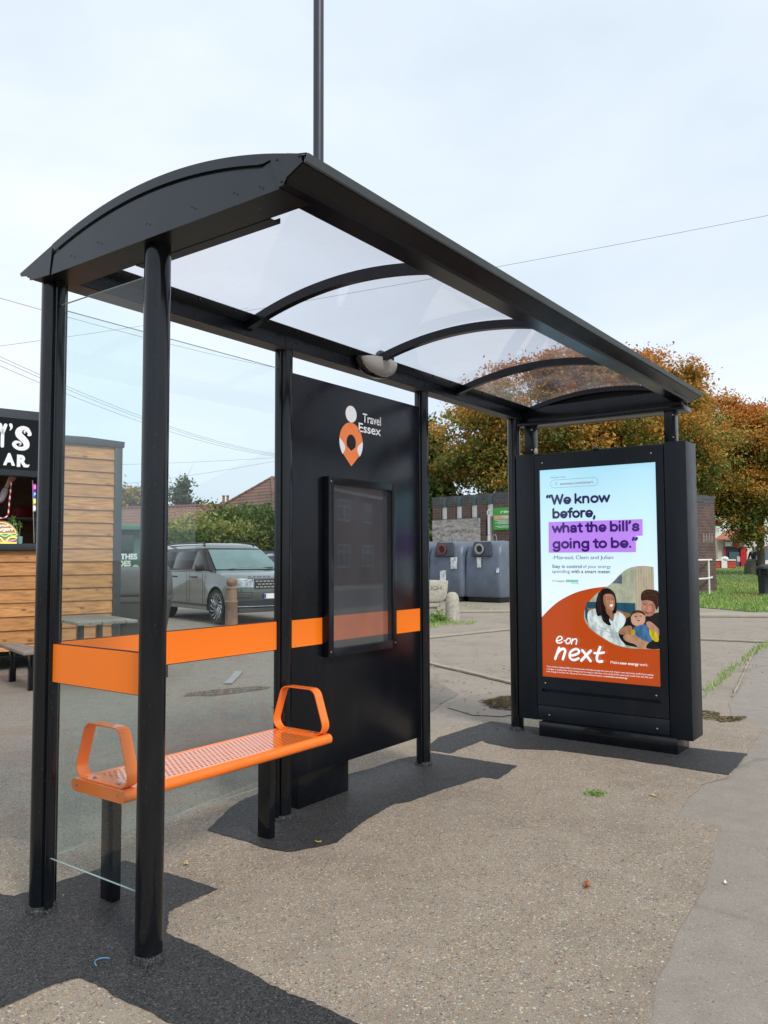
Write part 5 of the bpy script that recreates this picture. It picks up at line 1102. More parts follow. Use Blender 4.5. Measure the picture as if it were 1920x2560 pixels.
    if detail:
        text('R A N G E   R O V E R', pm('dark badge letter', (.03, .03, .03), .35, .6), C, (xf-.085, -.58, 1.046), (0, 1, 0), Vector((-.85, 0, .50)), 1.16, .050, bold=.05, N=Vector((.5, 0, .85)))
        for y0, y1 in ((-.62, .05), (-.02, .62)):
            g = MB(); g.tube([(1.23, y0+.02, 1.205), (1.205, (y0+y1)/2, 1.235), (1.19, y1, 1.25)], .010, 5); g.build('wiper', M_plast, C)
        g = MB(); g.box(1.10, 1.30, .20, .50, 1.206, 1.209); 
    return C
SUV = make_car(car_paint('grey metallic paint', (.115, .125, .118)), 'grey metallic four by four with a silver bonnet parked behind the shelter', True)
hd_ = R(254); hv = Vector((math.cos(hd_), math.sin(hd_), 0)); rv = Vector((math.sin(hd_), -math.cos(hd_), 0))
SUV.location = Vector((10.36, 10.39, .004))-hv*1.46-rv*.93; SUV.rotation_euler = (0, 0, hd_)
c2 = make_car(car_paint('white car paint', (.62, .64, .66)), 'white car standing behind the grey four by four', False, 1, .93)
c2.location = LD(-4.35, 27.5, .004); c2.rotation_euler = (0, 0, R(262))
c3 = make_car(car_paint('blue car paint', (.02, .06, .22)), 'dark blue car parked to the right behind the grey four by four', False, 1, .90)
c3.location = LD(-2.9, 25.5, .004); c3.rotation_euler = (0, 0, R(240))
for o in (SUV, c2, c3): o['group'] = 'cars in the car park'

# bollard with ball top
g = MB(); g.lathe([(.135, 0), (.13, .52), (.139, .53), (.139, .55), (.118, .565), (.112, .80), (.122, .81), (.122, .835), (.10, .85), (.07, .865), (.085, .885), (.112, .93), (.118, .965), (.105, 1.01), (.07, 1.045), (.0, 1.06)], (0, 0, 0), 24)
bo = g.build('bollard', pm('brown cast bollard', (.24, .15, .105), .6, 0, .25, 12), None, smooth=45); bo.location = (10.0, 9.575, .004); tag(bo, 'brown ball topped bollard in front of the grey four by four', 'bollard')

# ------------------------------------------------------------------ bottle banks, stone trough
M_bank = pm('blue grey plastic', (.115, .140, .185), .38, 0, .16, 2.5, 0); M_bank2 = pm('blue grey hood', (.045, .053, .068), .5, 0, .2, 4)
t = NT('peeling sticker'); v = t.coord('Object'); t.set(Base_Color=t.ramp(t.noise(v, 11, 4), [(.46, (.72, .73, .74)), (.60, (.35, .38, .42))]), Roughness=.6); M_stick = t.m
bd_ = math.radians(36.18)-R(90)+R(0)
def bank(loc, rz, label, ring, stickers, grp='bottle banks'):
    B = empty('bottle_bank', loc, rz, label, 'bottle bank', grp)
    g = MB(); Hh, w0, w1, d0 = 2.02, .70, .62, .62; secs = []
    for (z, wx, dy, rr) in ((.16, .69, .60, .08), (.24, .74, .66, .12), (.9, .715, .63, .12), (1.5, .69, .61, .12), (1.78, .665, .56, .16), (1.93, .62, .44, .2), (2.0, .55, .25, .2), (2.02, .45, .08, .06)):
        row_ = []
        for cx, cy, a0 in ((1, 1, 0), (-1, 1, 90), (-1, -1, 180), (1, -1, 270)):
            for k in range(5):
                a = R(a0+90*k/4); r_ = min(rr, dy*.9); row_.append((cx*(wx-r_)+r_*math.cos(a), cy*(dy-r_)+r_*math.sin(a), z))
        secs.append(row_)
    n = 20
    for s_ in secs: g.v += s_
    for i in range(len(secs)-1):
        for k in range(n): g.f.append((i*n+k, i*n+(k+1) % n, (i+1)*n+(k+1) % n, (i+1)*n+k))
    g.f += [tuple(range(n-1, -1, -1)), tuple((len(secs)-1)*n+k for k in range(n))]; g.mi = [0]*len(g.f); g.build('body', M_bank, B, smooth=50)
    g = MB(); g.prism([(-.40, -.60, 1.50), (-.33, -.52, 1.98), (.33, -.52, 1.98), (.40, -.60, 1.50)][::1], (0, -.10, 0)); hdp = g.build('hood', M_bank2, B, .03)
    g = MB(); g.lathe([(.17, 0), (.18, -.03), (.125, -.035), (.115, .06), (0, .06)], (-.04, -.705, 1.74), 24, 'y'); rg = g.build('hole_ring', ring, hdp, smooth=45)
    g = MB(); g.lathe([(.102, 0), (.0, .002)], (-.04, -.716, 1.74), 20, 'y'); g.build('hole', M_bin2, rg)
    for (x, z, w_, h_) in stickers: g = MB(); g.prism([(x-w_, -.668+.03*(z-.9 > .3), z-h_), (x+w_*.9, -.668, z-h_*.96), (x+w_, -.655+.0, z+h_), (x-w_*.94, -.655, z+h_*.92)], (0, .012, 0)); g.build('sticker', M_stick, B)
    g = MB(); g.tube([(-.25, -.58, .10), (-.25, -.58, .17)], .03, 6)
    g = MB(); g.box(-.62, .62, -.55, .55, .01, .16); g.build('base', M_bin2, B, .01)
    for x in (-.12, .10):
        g = MB(); g.tube([(x-.07, 0, 1.98), (x-.08, 0, 2.16), (x-.03, 0, 2.22), (x+.03, 0, 2.22), (x+.07, 0, 2.14), (x+.07, 0, 1.98)], .012, 6); g.build('lifting_loop', M_steel, B)
    return B
wd = Vector(LD(1.08, -1.2)-LD(0, 0)).normalized(); rzb = math.atan2(wd.y, wd.x)
b1 = LD(3.62, 26.9, .0); st = (LD(1.05, -.72)-LD(0, 0)).normalized(); rzb = math.atan2(st.y, st.x)-R(6)
M_ring = pm('grey ring', (.30, .30, .29), .5); M_rred = pm('faded red ring', (.20, .05, .045), .5)
bank(b1+Vector((0, 0, .01)), rzb, 'blue grey bottle bank with a pale grey hole ring nearest the display', M_ring, [(-.10, 1.30, .09, .17), (.62, 1.05, .05, .08)])
bank(b1-st*1.42+Vector((0, 0, .01)), rzb, 'blue grey bottle bank with a red hole ring and a long white sticker', M_rred, [(-.05, .78, .13, .26), (.40, 1.28, .14, .20)])
bank(b1-st*2.84+Vector((0, 0, .01)), rzb, 'blue grey bottle bank partly hidden behind the shelter post', M_ring, [(.38, 1.28, .12, .20)])
M_stone = pm('pale granite', (.40, .375, .315), .85, 0, .25, 14, 0, .5, 50)
TR = empty('stone_trough', LD(2.95, 20.0), R(36.18-90+24), 'pale granite cattle trough with cut lettering on stone supports', 'stone trough')
TR.location = gnd(1118, 1549)
g = MB(); g.prism([(-2.3, 0, .42), (-.10, 0, .42), (0, 0, .50), (.05, 0, .92), (-2.35, 0, .92)], (0, .75, 0)); g.build('basin', M_stone, TR, .03)
g = MB(); g.box(-.62, -.20, .10, .62, 0, .42); g.build('support', M_stone, TR, .02)
g = MB(); g.box(-2.1, -1.7, .10, .62, 0, .42); g.build('support', M_stone, TR, .02)
g = MB(); g.box(-2.3, -.15, .04, .10, .30, .415); g.build('lower_basin', M_stone, TR, .015)
text('CATTLE TROUGH', pm('cut letters', (.12, .11, .09), .9), TR, (-1.55, -.004, .70), Xc, Zc, 1.40, .10, bold=.01, N=Nc); text('1891', pm('cut letters', (.12, .11, .09), .9), TR, (-.75, -.004, .55), Xc, Zc, .30, .09, N=Nc) if False else None
g = MB(); g.lathe([(.17, 0), (.165, .3), (.155, .52), (.13, .60), (.08, .65), (0, .665)], (0, 0, 0), 22); sb = g.build('guard_stone', M_stone, None, smooth=50); sb.location = gnd(1131, 1551); tag(sb, 'round topped pale stone guard post at the corner of the trough', 'stone post')
g = MB(); V = []
wpt = gnd(1092, 1556); cs = np.array([[wpt.x+random.gauss(0, .10), wpt.y+random.gauss(0, .10), abs(random.gauss(0, .10))] for k in range(500)]); V, F = leaves_np(cs, .06, .3, .22)
wd_ = add_mesh_np('weed', V, F, M_blade, attr=rng.uniform(0, .5, 500)); tag(wd_, 'clump of spiky dark green weeds beneath the stone trough', 'weeds')

# ------------------------------------------------------------------ brick toilet block
def brick_mat(name, a, b, mortar, sc=1.0):
    t = NT(name); v = t.coord('Object'); sp = t.add('ShaderNodeSeparateXYZ', {0: v}); cb = t.add('ShaderNodeCombineXYZ', {0: t.math('ADD', sp.outputs[0], sp.outputs[1]), 1: sp.outputs[2], 2: 0.0})
    br = t.add('ShaderNodeTexBrick', {'Vector': cb.outputs[0], 'Color1': tuple(a)+(1,), 'Color2': tuple(b)+(1,), 'Mortar': tuple(mortar)+(1,), 'Scale': 1.0, 'Mortar Size': .006, 'Brick Width': .225*sc, 'Row Height': .075*sc, 'Bias': 0.0})
    c = t.mix(.5, br.outputs['Color'], t.ramp(t.noise(v, 1.4, 5), [(.3, (.35,)*3), (.7, (.62,)*3)]), 'OVERLAY'); t.set(Base_Color=c, Roughness=.85); t.bump(br.outputs['Fac'], -.3, .004); return t.m
M_brick = brick_mat('dark brown brick', (.085, .050, .040), (.125, .075, .058), (.17, .15, .13), 1.6); M_blueb = brick_mat('blue engineering brick', (.045, .052, .058), (.075, .08, .085), (.14, .14, .14), 1.6)
TB = empty('toilet_block', (0, 0, 0), 0, 'flat topped brown brick block with brick piers and white panels behind the bottle banks', 'brick building')
cp = LD(9.45, 29.2); dl = LD(1.90, 37.9)-cp; ang = math.atan2(dl.y, dl.x); TB.location = (cp.x, cp.y, 0); TB.rotation_euler = (0, 0, ang)   # local +x runs left along the front, local -y faces the camera side?
LW = 10.95; HB_ = 4.28
# with +x to the left and away, the building lies on local -y (to the right / back)
back = -1
g = MB(); g.box(.46, LW, -5.2, -.46, 0, HB_-.75); g.build('inner_wall', pm('render grey', (.22, .21, .20), .9), TB)
x = LW-.0; k = 0
pier = .50; gap = .43; xx = LW
while xx > .3:
    a = max(0, xx-pier)
    if xx < 7.6: a = 0
    g = MB(); g.box(a, xx, -.45, 0, 0, HB_-.45); pw = g.build('brick_pier', M_brick, TB)
    g = MB(); g.box(a-.0, xx, -.45, .012, HB_-.449, HB_); g.build('coping', M_blueb, pw)
    if a > gap:
        g = MB(); g.box(a-gap, a, -.40, -.15, 3.26, 3.80); g.build('white_panel', pm('flaking white paint', (.80, .80, .78), .6, 0, .08, 6), TB)
        g = MB(); g.box(a-gap, a, -.40, -.13, 3.18, 3.258); g.build('sill', pm('grey sill', (.28, .28, .27), .7), TB)
        g = MB(); g.box(a-gap*.66, a-.002, -.36, -.10, 3.802, HB_-.03); g.build('slate_panel', pm('grey green slate', (.10, .13, .13), .6), TB)
    xx = a-gap
g = MB(); g.box(7.95, LW-.04, .02, .06, .02, 3.2)
t = NT('peeling plywood board'); v = t.coord('Object', (1.2, 1, 3.0)); t.set(Base_Color=t.ramp(t.noise(v, 2.2, 7, .7), [(.36, (.15, .135, .12)), (.5, (.34, .32, .30)), (.66, (.50, .48, .45))]), Roughness=.85); g.build('boarding', t.m, TB)
g = MB(); g.box(7.19, 7.40, -.40, -.10, .02, 3.2); dr = g.build('door', pm('grey green door', (.20, .20, .17), .6), TB)
g = MB(); g.box(7.40, 7.50, -.36, .04, .02, 3.27); g.build('door_frame', pm('flaking white paint', (.80, .80, .78), .6), TB)
RS = g = MB(); g.box(5.2, 7.17, .014, .05, 2.66, 3.60); sgn = g.build('recycling_sign', pm('leaf green sign', (.05, .36, .05), .4), None); sgn.location = TB.location; sgn.rotation_euler = TB.rotation_euler; tag(sgn, 'green recycling notice with white writing on the brick wall behind the bottle banks', 'sign')
Xb, Nb = Vector((-1, 0, 0)), Vector((0, 1, 0)); xo = 7.17
text('recycle', M_white, sgn, (xo-.42, .054, 3.36), Xb, Zc, 1.25, .15, bold=.02, N=Nb)
g = MB(); stroke(g, [(-.22+.12*math.cos(a), 3.42+.13*math.sin(a)) for a in [R(60)+R(270)*k/12 for k in range(13)]], .045, Vector((xo, .054, 0)), Xb, Zc, Nb); g.build('logo_swirl', M_white, sgn, fix=False)
g = MB(); g.box(xo-1.96, xo-.04, .051, .054, 3.10, 3.27); g.build('peach_band', pm('peach band', (.62, .38, .25), .5), sgn)
g = MB(); g.box(xo-1.90, xo-.45, .0545, .056, 3.20, 3.225); g.box(xo-1.85, xo-.60, .0545, .056, 3.14, 3.165); g.build('text_line', M_white, sgn)
for k, z in enumerate((3.05, 3.0, 2.95, 2.90, 2.80, 2.75)):
    g = MB(); g.box(xo-1.85+.1*(k % 3), xo-.12-.15*(k % 2), .0545, .056, z, z+.02); g.build('text_line', M_white, sgn)
# end wall to the right of the display
g = MB(); g.box(-.001, .45, -5.35, -.46, 0, 3.62); ew = g.build('end_wall', M_brick, TB)
g = MB(); g.box(-.013, .45, -5.36, -.461, 3.622, 3.94); g.build('coping', M_blueb, TB)
g = MB()
for k in range(4): stroke(g, [(-4.35-k*.22, 2.05), (-4.40-k*.22, 2.35+random.uniform(0, .1)), (-4.45-k*.22, 2.08)], .03, Vector((-.006, 0, 0)), Vector((0, 1, 0)), Zc, Vector((-1, 0, 0)), .001*k)
g.build('chalk_mark', pm('chalk', (.35, .33, .30), .9), TB, fix=False)
# white hand rail
HRL = empty('handrail', LD(0, 0), 0, 'white painted tubular handrail in the grass beside the brick block', 'handrail'); HRL.location = (0, 0, 0)
M_wp = pm('chipped white paint', (.74, .73, .70), .55, 0, .12, 20)
r1_, r2_ = at(1773, 1478, 30.8), at(1789, 1466, 34.6); r1_.z, r2_.z = gz(*r1_[:2]), gz(*r2_[:2]); r0_ = LD(11.3, 29.4); r0_.z = gz(r0_.x, r0_.y)
zt_ = at(1773, 1400, 30.8).z; zm_ = at(1773, 1446, 30.8).z
for q in (r0_, r1_, r2_): g = MB(); g.tube([q, (q.x, q.y, zt_)], .042, 10); g.build('post', M_wp, HRL, smooth=50)
for z in (zt_, zm_): g = MB(); g.tube([(r0_.x, r0_.y, z), (r1_.x, r1_.y, z), (r2_.x, r2_.y, z)], .040, 10); g.build('rail', M_wp, HRL, smooth=50)

# ------------------------------------------------------------------ far right: shop, low wall, stump, litter bin
D7 = 73
def wallq(px0, px1, py0, py1, d, nm, mat, par, th=.1):
    a, b = at(px0, py1, d), at(px1, py1, d); zt, zb = at((px0+px1)/2, py0, d).z, at((px0+px1)/2, py1, d).z; dv = Vector((math.cos(YAW), math.sin(YAW), 0)); g = MB()
    g.prism([(a.x, a.y, zb), (b.x, b.y, zb), (b.x, b.y, zt), (a.x, a.y, zt)], dv*th); return g.build(nm, mat, par)
SHP = empty('shop', at(1850, 1425, D7+1), 0, 'small white shop with a red doorway, tiled porch roof and green fascia', 'shop'); SHP.location = (0, 0, 0)
M_wr = pm('white render', (.78, .77, .74), .8, 0, .05); M_crm = pm('cream render', (.55, .48, .40), .8); M_red = pm('red paint', (.50, .012, .02), .4); M_gs = pm('bright green fascia', (.06, .55, .10), .4)
wallq(1700, 2010, 1255, 1426, D7+4, 'wall', M_wr, SHP, 6); wallq(1740, 1792, 1260, 1296, D7+3, 'parapet', pm('pale render', (.62, .63, .60), .8), SHP, .5)
wallq(1740, 1808, 1297, 1315, D7+3.2, 'fascia', M_gs, SHP, .3); g = MB(); oc = at(1797, 1306, D7+3.0); g.sphere(oc, .42, 14, (1, 1, .6)); g.build('red_oval', M_red, SHP)
wallq(1862, 1900, 1297, 1313, D7+3.2, 'fascia', M_gs, SHP, .3); wallq(1795, 1870, 1349, 1427, D7+1, 'porch_wall', M_crm, SHP, 2.5)
a, b, c_, d_ = at(1787, 1347, D7), at(1880, 1347, D7), at(1858, 1322, D7+3), at(1822, 1322, D7+3); g = MB(); g.add([a, b, c_, d_, a-Vector((0, 0, .12)), b-Vector((0, 0, .12))], [(0, 1, 2, 3), (4, 5, 1, 0), (4, 0, 3), (5, 2, 1), (4, 3, 2, 5)]); g.build('porch_roof', pm('terracotta roof', (.36, .14, .085), .8), SHP)
dw = wallq(1814, 1868, 1367, 1425, D7+.9, 'doorway', pm('dark doorway', (.02, .025, .035), .3), SHP, .08); wallq(1853, 1868, 1367, 1424, D7+.7, 'door', M_red, SHP, .08); wallq(1812, 1815, 1366, 1425, D7+.8, 'door_frame', M_red, SHP, .08)
wallq(1824, 1850, 1380, 1424, D7+.82, 'door_glass', pm('shop glass', (.08, .12, .14), .1), SHP, .02); wallq(1843, 1852, 1391, 1404, D7+.78, 'poster', pm('pale poster', (.55, .5, .5), .5), SHP, .02)
s_ = wallq(1814, 1832, 1355, 1365, D7+.8, 'shop_sign', M_white, SHP, .1); s2_ = wallq(1832, 1850, 1355, 1365, D7+.8, 'shop_sign', M_red, SHP, .1)
wallq(1890, 1930, 1365, 1400, D7+3.5, 'shop_window', pm('window blue grey', (.12, .16, .18), .15), SHP, .1); wallq(1895, 1915, 1365, 1373, D7+3.3, 'awning', M_red, SHP, .6)
LWL = empty('low_wall', (0, 0, 0), 0, 'low red and white painted wall with a rounded white pier before the shop', 'low wall')
DW = 69.5; M_rw = pm('orange red brick paint', (.55, .07, .045), .7)
for a, b in ((1700, 1804), (1819, 1840)):
    wallq(a, b, 1402, 1427.5, DW, 'wall_bay', M_rw, LWL, .25)
    for py in (1410, 1418): wallq(a, b, py-.5, py+.4, DW-.02, 'mortar_line', pm('dark red mortar', (.22, .04, .03), .9), LWL, .01)  # thin darker red lines mark the mortar joints
wallq(1700, 1840, 1398.5, 1401.8, DW-.1, 'coping', M_wr, LWL, .45); wallq(1804.5, 1818.5, 1396, 1427.5, DW-.12, 'pier', M_wr, LWL, .45)
c = at(1811.5, 1397, DW+.1); g = MB(); g.sphere(c, .28, 12, (1.2, 1.2, .75)); g.build('pier_cap', M_wr, LWL, smooth='all'); wallq(1900, 1935, 1401, 1420, DW, 'wall_bay', M_wr, LWL, .25)
# stump-like cairn of grey stone
ps = at(1880, 1441, 53.5); ps.z = gz(ps.x, ps.y); g = MB(); rows_ = [(.46, -.02), (.50, .15), (.47, .4), (.44, .62), (.40, .82), (.34, .95), (.2, 1.02), (0, 1.03)]; g.lathe(rows_, (0, 0, 0), 22)
g.v = [tuple(Vector(v)*(1+.12*noise.noise(Vector(v)*3.1))) if v[2] > 0 else v for v in g.v]
o = g.build('stone_stump', pm('mossy grey stone', (.13, .125, .10), .9, 0, .5, 9, 0, .8, 14), None, smooth=60); o.location = ps; tag(o, 'mossy grey stone stump standing on the lawn in front of the pedestrian', 'stone stump')
LB = empty('litter_bin', LD(0, 0), YAW-math.pi/2, 'dark green grey litter bin with a domed hood at the right edge', 'litter bin'); q = at(1922, 1491, 30.2); LB.location = (q.x, q.y, gz(q.x, q.y)+.01)
M_lb = pm('charcoal green plastic', (.035, .045, .047), .45, 0, .1)
g = MB(); g.lathe([(.40, 0), (.40, .05), (.36, .07), (.385, .74), (.40, .76)], (0, 0, 0), 8); g.build('body', M_lb, LB, .01)
g = MB(); g.lathe([(.40, .98), (.41, 1.02), (.36, 1.10), (.22, 1.16), (0, 1.18)], (0, 0, 0), 8); g.build('hood', M_lb, LB, .01)
for k in range(4):
    a = R(22.5+45+90*k); g = MB(); g.box(.36*math.cos(a)-.05, .36*math.cos(a)+.05, .36*math.sin(a)-.05, .36*math.sin(a)+.05, .75, .99); g.build('hood_post', M_lb, LB)
g = MB(); g.lathe([(.30, .76), (.30, .98)], (0, 0, 0), 8); g.build('liner', M_bin2, LB)

# ------------------------------------------------------------------ houses beyond the car park
def tile_mat(name, a, b, lo):
    t = NT(name); v = t.coord('Object'); sp = t.add('ShaderNodeSeparateXYZ', {0: v}); cb = t.add('ShaderNodeCombineXYZ', {0: t.math('ADD', sp.outputs[0], t.math('MULTIPLY', sp.outputs[2], .25)), 1: t.math('MULTIPLY', sp.outputs[2], 1.55), 2: 0.0})
    br = t.add('ShaderNodeTexBrick', {'Vector': cb.outputs[0], 'Color1': tuple(a)+(1,), 'Color2': tuple(b)+(1,), 'Mortar': tuple(lo)+(1,), 'Scale': 1.0, 'Mortar Size': .035, 'Brick Width': .30, 'Row Height': .34, 'Mortar Smooth': .6}, offset=0.0)
    c = t.mix(.6, br.outputs['Color'], t.ramp(t.noise(v, .9, 6), [(.3, (.36,)*3), (.7, (.62,)*3)]), 'OVERLAY'); t.set(Base_Color=c, Roughness=.8); t.bump(br.outputs['Fac'], -.6, .02); return t.m
M_tile = tile_mat('red brown roof tiles', (.21, .098, .07), (.27, .13, .095), (.075, .04, .032)); M_tile2 = tile_mat('brown roof tiles', (.20, .105, .078), (.25, .13, .10), (.06, .035, .03))
M_rb = brick_mat('red house brick', (.26, .10, .065), (.32, .13, .085), (.35, .32, .28)); M_upvc = pm('white window frame', (.75, .76, .76), .4); M_hglass = pm('house window glass', (.04, .05, .06), .06)
def hipped(label, A, B, depth_, zr_, ze, hip, tile, wins=(), chim=None):
    """house whose ridge runs from A to B (world xy) with eaves ze; hip 0 = gable ends"""
    A, B = Vector(A[:2]), Vector(B[:2]); u = (B-A).normalized(); n = Vector((u.y, -u.x)); Lr = (B-A).length
    if n.dot(Vector(CAM[:2])-A) < 0: n = -n
    Hs = empty('house', (A.x, A.y, gz(A.x, A.y)), math.atan2(u.y, u.x), label, 'house'); sg = 1 if (Vector((-u.y, u.x)).dot(n) > 0) else -1
    d2 = depth_/2; e = hip
    P = [(-e, sg*d2, ze), (Lr+e, sg*d2, ze), (Lr+e, -sg*d2, ze), (-e, -sg*d2, ze), (0, 0, zr_), (Lr, 0, zr_)]
    g = MB(); g.add(P, [(0, 1, 5, 4), (2, 3, 4, 5), (3, 0, 4), (1, 2, 5), (3, 2, 1, 0)]); rf = g.build('roof', tile, Hs)
    g = MB(); i_ = .35; g.box(-e+i_, Lr+e-i_, -d2+i_, d2-i_, -.2, ze-.01); w_ = g.build('wall', M_rb, Hs)
    g = MB(); g.tube([(0, 0, zr_+.02), (Lr, 0, zr_+.02)], .11, 8); g.build('ridge_tiles', tile, rf)
    if hip:
        for q in ((-e, sg*d2), (-e, -sg*d2)): g = MB(); g.tube([(0, 0, zr_+.02), (q[0], q[1], ze+.02)], .10, 6); g.build('hip_tiles', tile, rf)
    g = MB(); g.box(-e-.02, Lr+e+.02, sg*(d2+.04)-.03, sg*(d2+.04)+.03, ze-.16, ze-.012); g.build('gutter', M_upvc, Hs)
    for (x, z, w2, h2) in wins:
        yw = sg*(d2-i_); g = MB(); g.box(x-w2/2, x+w2/2, min(yw, yw+sg*.03), max(yw, yw+sg*.03), z-h2/2, z+h2/2); wn_ = g.build('window', M_hglass, Hs)
        g = MB(); y0, y1 = sorted((yw+sg*.031, yw+sg*.08))
        for xa, xb, za, zb in ((x-w2/2, x-w2/2+.07, z-h2/2, z+h2/2), (x+w2/2-.07, x+w2/2, z-h2/2, z+h2/2), (x-.035, x+.035, z-h2/2, z+h2/2), (x-w2/2, x+w2/2, z+h2/2-.07, z+h2/2+.002), (x-w2/2, x+w2/2, z-h2/2-.002, z-h2/2+.08), (x-w2/2, x+w2/2, z+.2, z+.26)): g.box(xa, xb, y0, y1, za, zb)
        g.build('frame', M_upvc, wn_)
    if chim:
        for cx, top in chim:
            g = MB(); g.box(cx-.35, cx+.35, -.3, .3, zr_-1.2, top); g.box(cx-.42, cx+.42, -.37, .37, top-.18, top-.05); ch = g.build('chimney', M_rb, rf)
            for dx in (-.17, .17): g = MB(); g.lathe([(.11, 0), (.10, .45), (.13, .47), (.13, .55), (.09, .56)], (cx+dx, 0, top), 10); g.build('chimney_pot', pm('clay pot', (.32, .15, .09), .8), ch, smooth=40)
    return Hs
hipped('long low bungalow with a red brown tiled roof behind the clothes bank', at(215, 1265, 55), at(560, 1271, 51), 9, 4.55, 2.35, 0, M_tile, [(3, 1.3, 1.6, 1.2), (6.5, 1.3, 1.6, 1.2)])
hipped('house with a tall hipped brown tiled roof showing beside the second post', at(679, 1200, 50), at(800, 1200, 53), 9.5, 6.25, 3.0, 3.6, M_tile2, [(1, 1.6, 1.6, 1.3)])
hipped('distant house with a clay potted chimney rising over the shrubs', at(600, 1272, 62), at(700, 1272, 63), 8, 5.0, 3.0, 1.5, M_tile2, (), [(1.25, 5.85)])
hipped('far house with an orange brick chimney behind the pale shrub', at(520, 1277, 66), at(600, 1277, 66), 8, 4.9, 3.0, 1.2, M_tile, (), [(1.45, 5.7)])
# semi-detached brick house over the road, seen only mirrored in the timetable window
hipped('red brick house with white windows standing across the road', (33, -30), (47, -34), 9, 8.2, 5.3, 3.0, M_tile, [(-.5, 1.6, 1.8, 1.3), (3.2, 1.6, 1.8, 1.3), (7, 1.6, 1.8, 1.3), (11, 1.6, 1.8, 1.3), (-.5, 4.2, 1.8, 1.2), (3.2, 4.2, 1.2, 1.2), (7, 4.2, 1.8, 1.2), (11, 4.2, 1.8, 1.2)], [(7, 9.6)])
sheet('verge', [(-60, -19), (-30, -18.3), (60, -27), (60, -30.5), (8, -26), (-60, -25)], .012, M_turf, 1, .1, 41)

# ------------------------------------------------------------------ trees and shrubs
def leaf_mat(name, stops):
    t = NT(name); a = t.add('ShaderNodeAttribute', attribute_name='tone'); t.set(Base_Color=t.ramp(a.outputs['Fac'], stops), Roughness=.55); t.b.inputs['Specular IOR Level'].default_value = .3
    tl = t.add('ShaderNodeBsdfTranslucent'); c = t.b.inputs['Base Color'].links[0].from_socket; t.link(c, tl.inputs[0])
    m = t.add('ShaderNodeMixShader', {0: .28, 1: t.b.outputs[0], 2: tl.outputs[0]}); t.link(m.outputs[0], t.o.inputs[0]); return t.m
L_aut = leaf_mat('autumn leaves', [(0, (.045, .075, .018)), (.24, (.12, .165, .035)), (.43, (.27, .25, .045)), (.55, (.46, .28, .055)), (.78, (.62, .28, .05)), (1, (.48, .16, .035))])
L_grn = leaf_mat('green leaves', [(0, (.020, .045, .010)), (.5, (.06, .12, .022)), (1, (.14, .20, .04))])
L_olv = leaf_mat('yellow green leaves', [(0, (.07, .10, .02)), (.5, (.20, .23, .05)), (1, (.40, .38, .12))])
L_gry = leaf_mat('grey green leaves', [(0, (.045, .075, .045)), (1, (.13, .18, .11))])
L_yel = leaf_mat('yellow leaves', [(0, (.16, .11, .02)), (1, (.42, .28, .05))])
M_bark = pm('bark', (.085, .070, .055), .9, 0, .35, 5, 0, .8, 12)
def crown(name, blobs, n_cl, per, lsz, cl_r, mat, parent, tone=(0, 1), top_tone=.35, shell=.55, gate=-.22):
    """blobs: (centre, radii); clumps sit mostly near the surface, so light shows between them"""
    vols = np.array([b[1][0]*b[1][1]*b[1][2] for b in blobs])**.75; pr = vols/vols.sum(); C = []; T = []
    zmin = min(b[0][2]-b[1][2] for b in blobs); zmax = max(b[0][2]+b[1][2] for b in blobs)
    for k in range(n_cl):
        b = blobs[rng.choice(len(blobs), p=pr)]; d = rng.normal(size=3); d /= np.linalg.norm(d); r = shell+(1-shell)*rng.random()**.6
        r *= 1+.16*noise.noise(Vector(d*2.3)+Vector(b[0])*.3); c = np.array(b[0])+d*np.array(b[1])*r; hgt = (c[2]-zmin)/(zmax-zmin)
        if noise.noise(Vector(c)*.33+Vector((5, 1, 9))) < gate and rng.random() < .85: continue
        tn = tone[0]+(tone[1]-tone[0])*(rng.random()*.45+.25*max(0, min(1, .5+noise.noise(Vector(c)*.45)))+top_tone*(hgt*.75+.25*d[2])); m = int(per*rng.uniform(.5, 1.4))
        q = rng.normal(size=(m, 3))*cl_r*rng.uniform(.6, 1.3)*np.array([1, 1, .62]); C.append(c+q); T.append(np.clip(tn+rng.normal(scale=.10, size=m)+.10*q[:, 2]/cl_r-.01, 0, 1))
    C = np.concatenate(C); T = np.concatenate(T); V, F = leaves_np(C, lsz, .15, .5); return add_mesh_np(name, V, F, mat, parent, T)
def limbs(base, tips, r0, parent, name='trunk', fork=.4):
    g = MB(); base = Vector(base); top = base+Vector((random.uniform(-.2, .2), random.uniform(-.2, .2), max(t[2]-base.z for t in tips)*fork))
    mid = base.lerp(top, .5)+Vector((random.uniform(-.1, .1), random.uniform(-.1, .1), 0)); g.tube([base-Vector((0, 0, .15)), base+Vector((0, 0, .15)), mid, top], [r0*1.35, r0, r0*.88, r0*.75], 12)
    for t_ in tips:
        t_ = Vector(t_); m1 = top.lerp(t_, .35)+Vector((random.gauss(0, .25), random.gauss(0, .25), .35)); m2 = top.lerp(t_, .7)+Vector((random.gauss(0, .3), random.gauss(0, .3), .3))
        g.tube([top.lerp(mid, random.uniform(0, .5)), m1, m2, t_], [r0*.55, r0*.38, r0*.22, r0*.05], 7)
        for k in range(3):
            s_ = m1.lerp(m2, random.random()); e_ = s_+(t_-top).normalized()*random.uniform(.8, 2.0)+Vector((random.gauss(0, .8), random.gauss(0, .8), random.gauss(.2, .5))); g.tube([s_, s_.lerp(e_, .5)+Vector((0, 0, .1)), e_], [r0*.2, r0*.12, r0*.03], 5)
    return g.build(name, M_bark, parent, smooth=60)
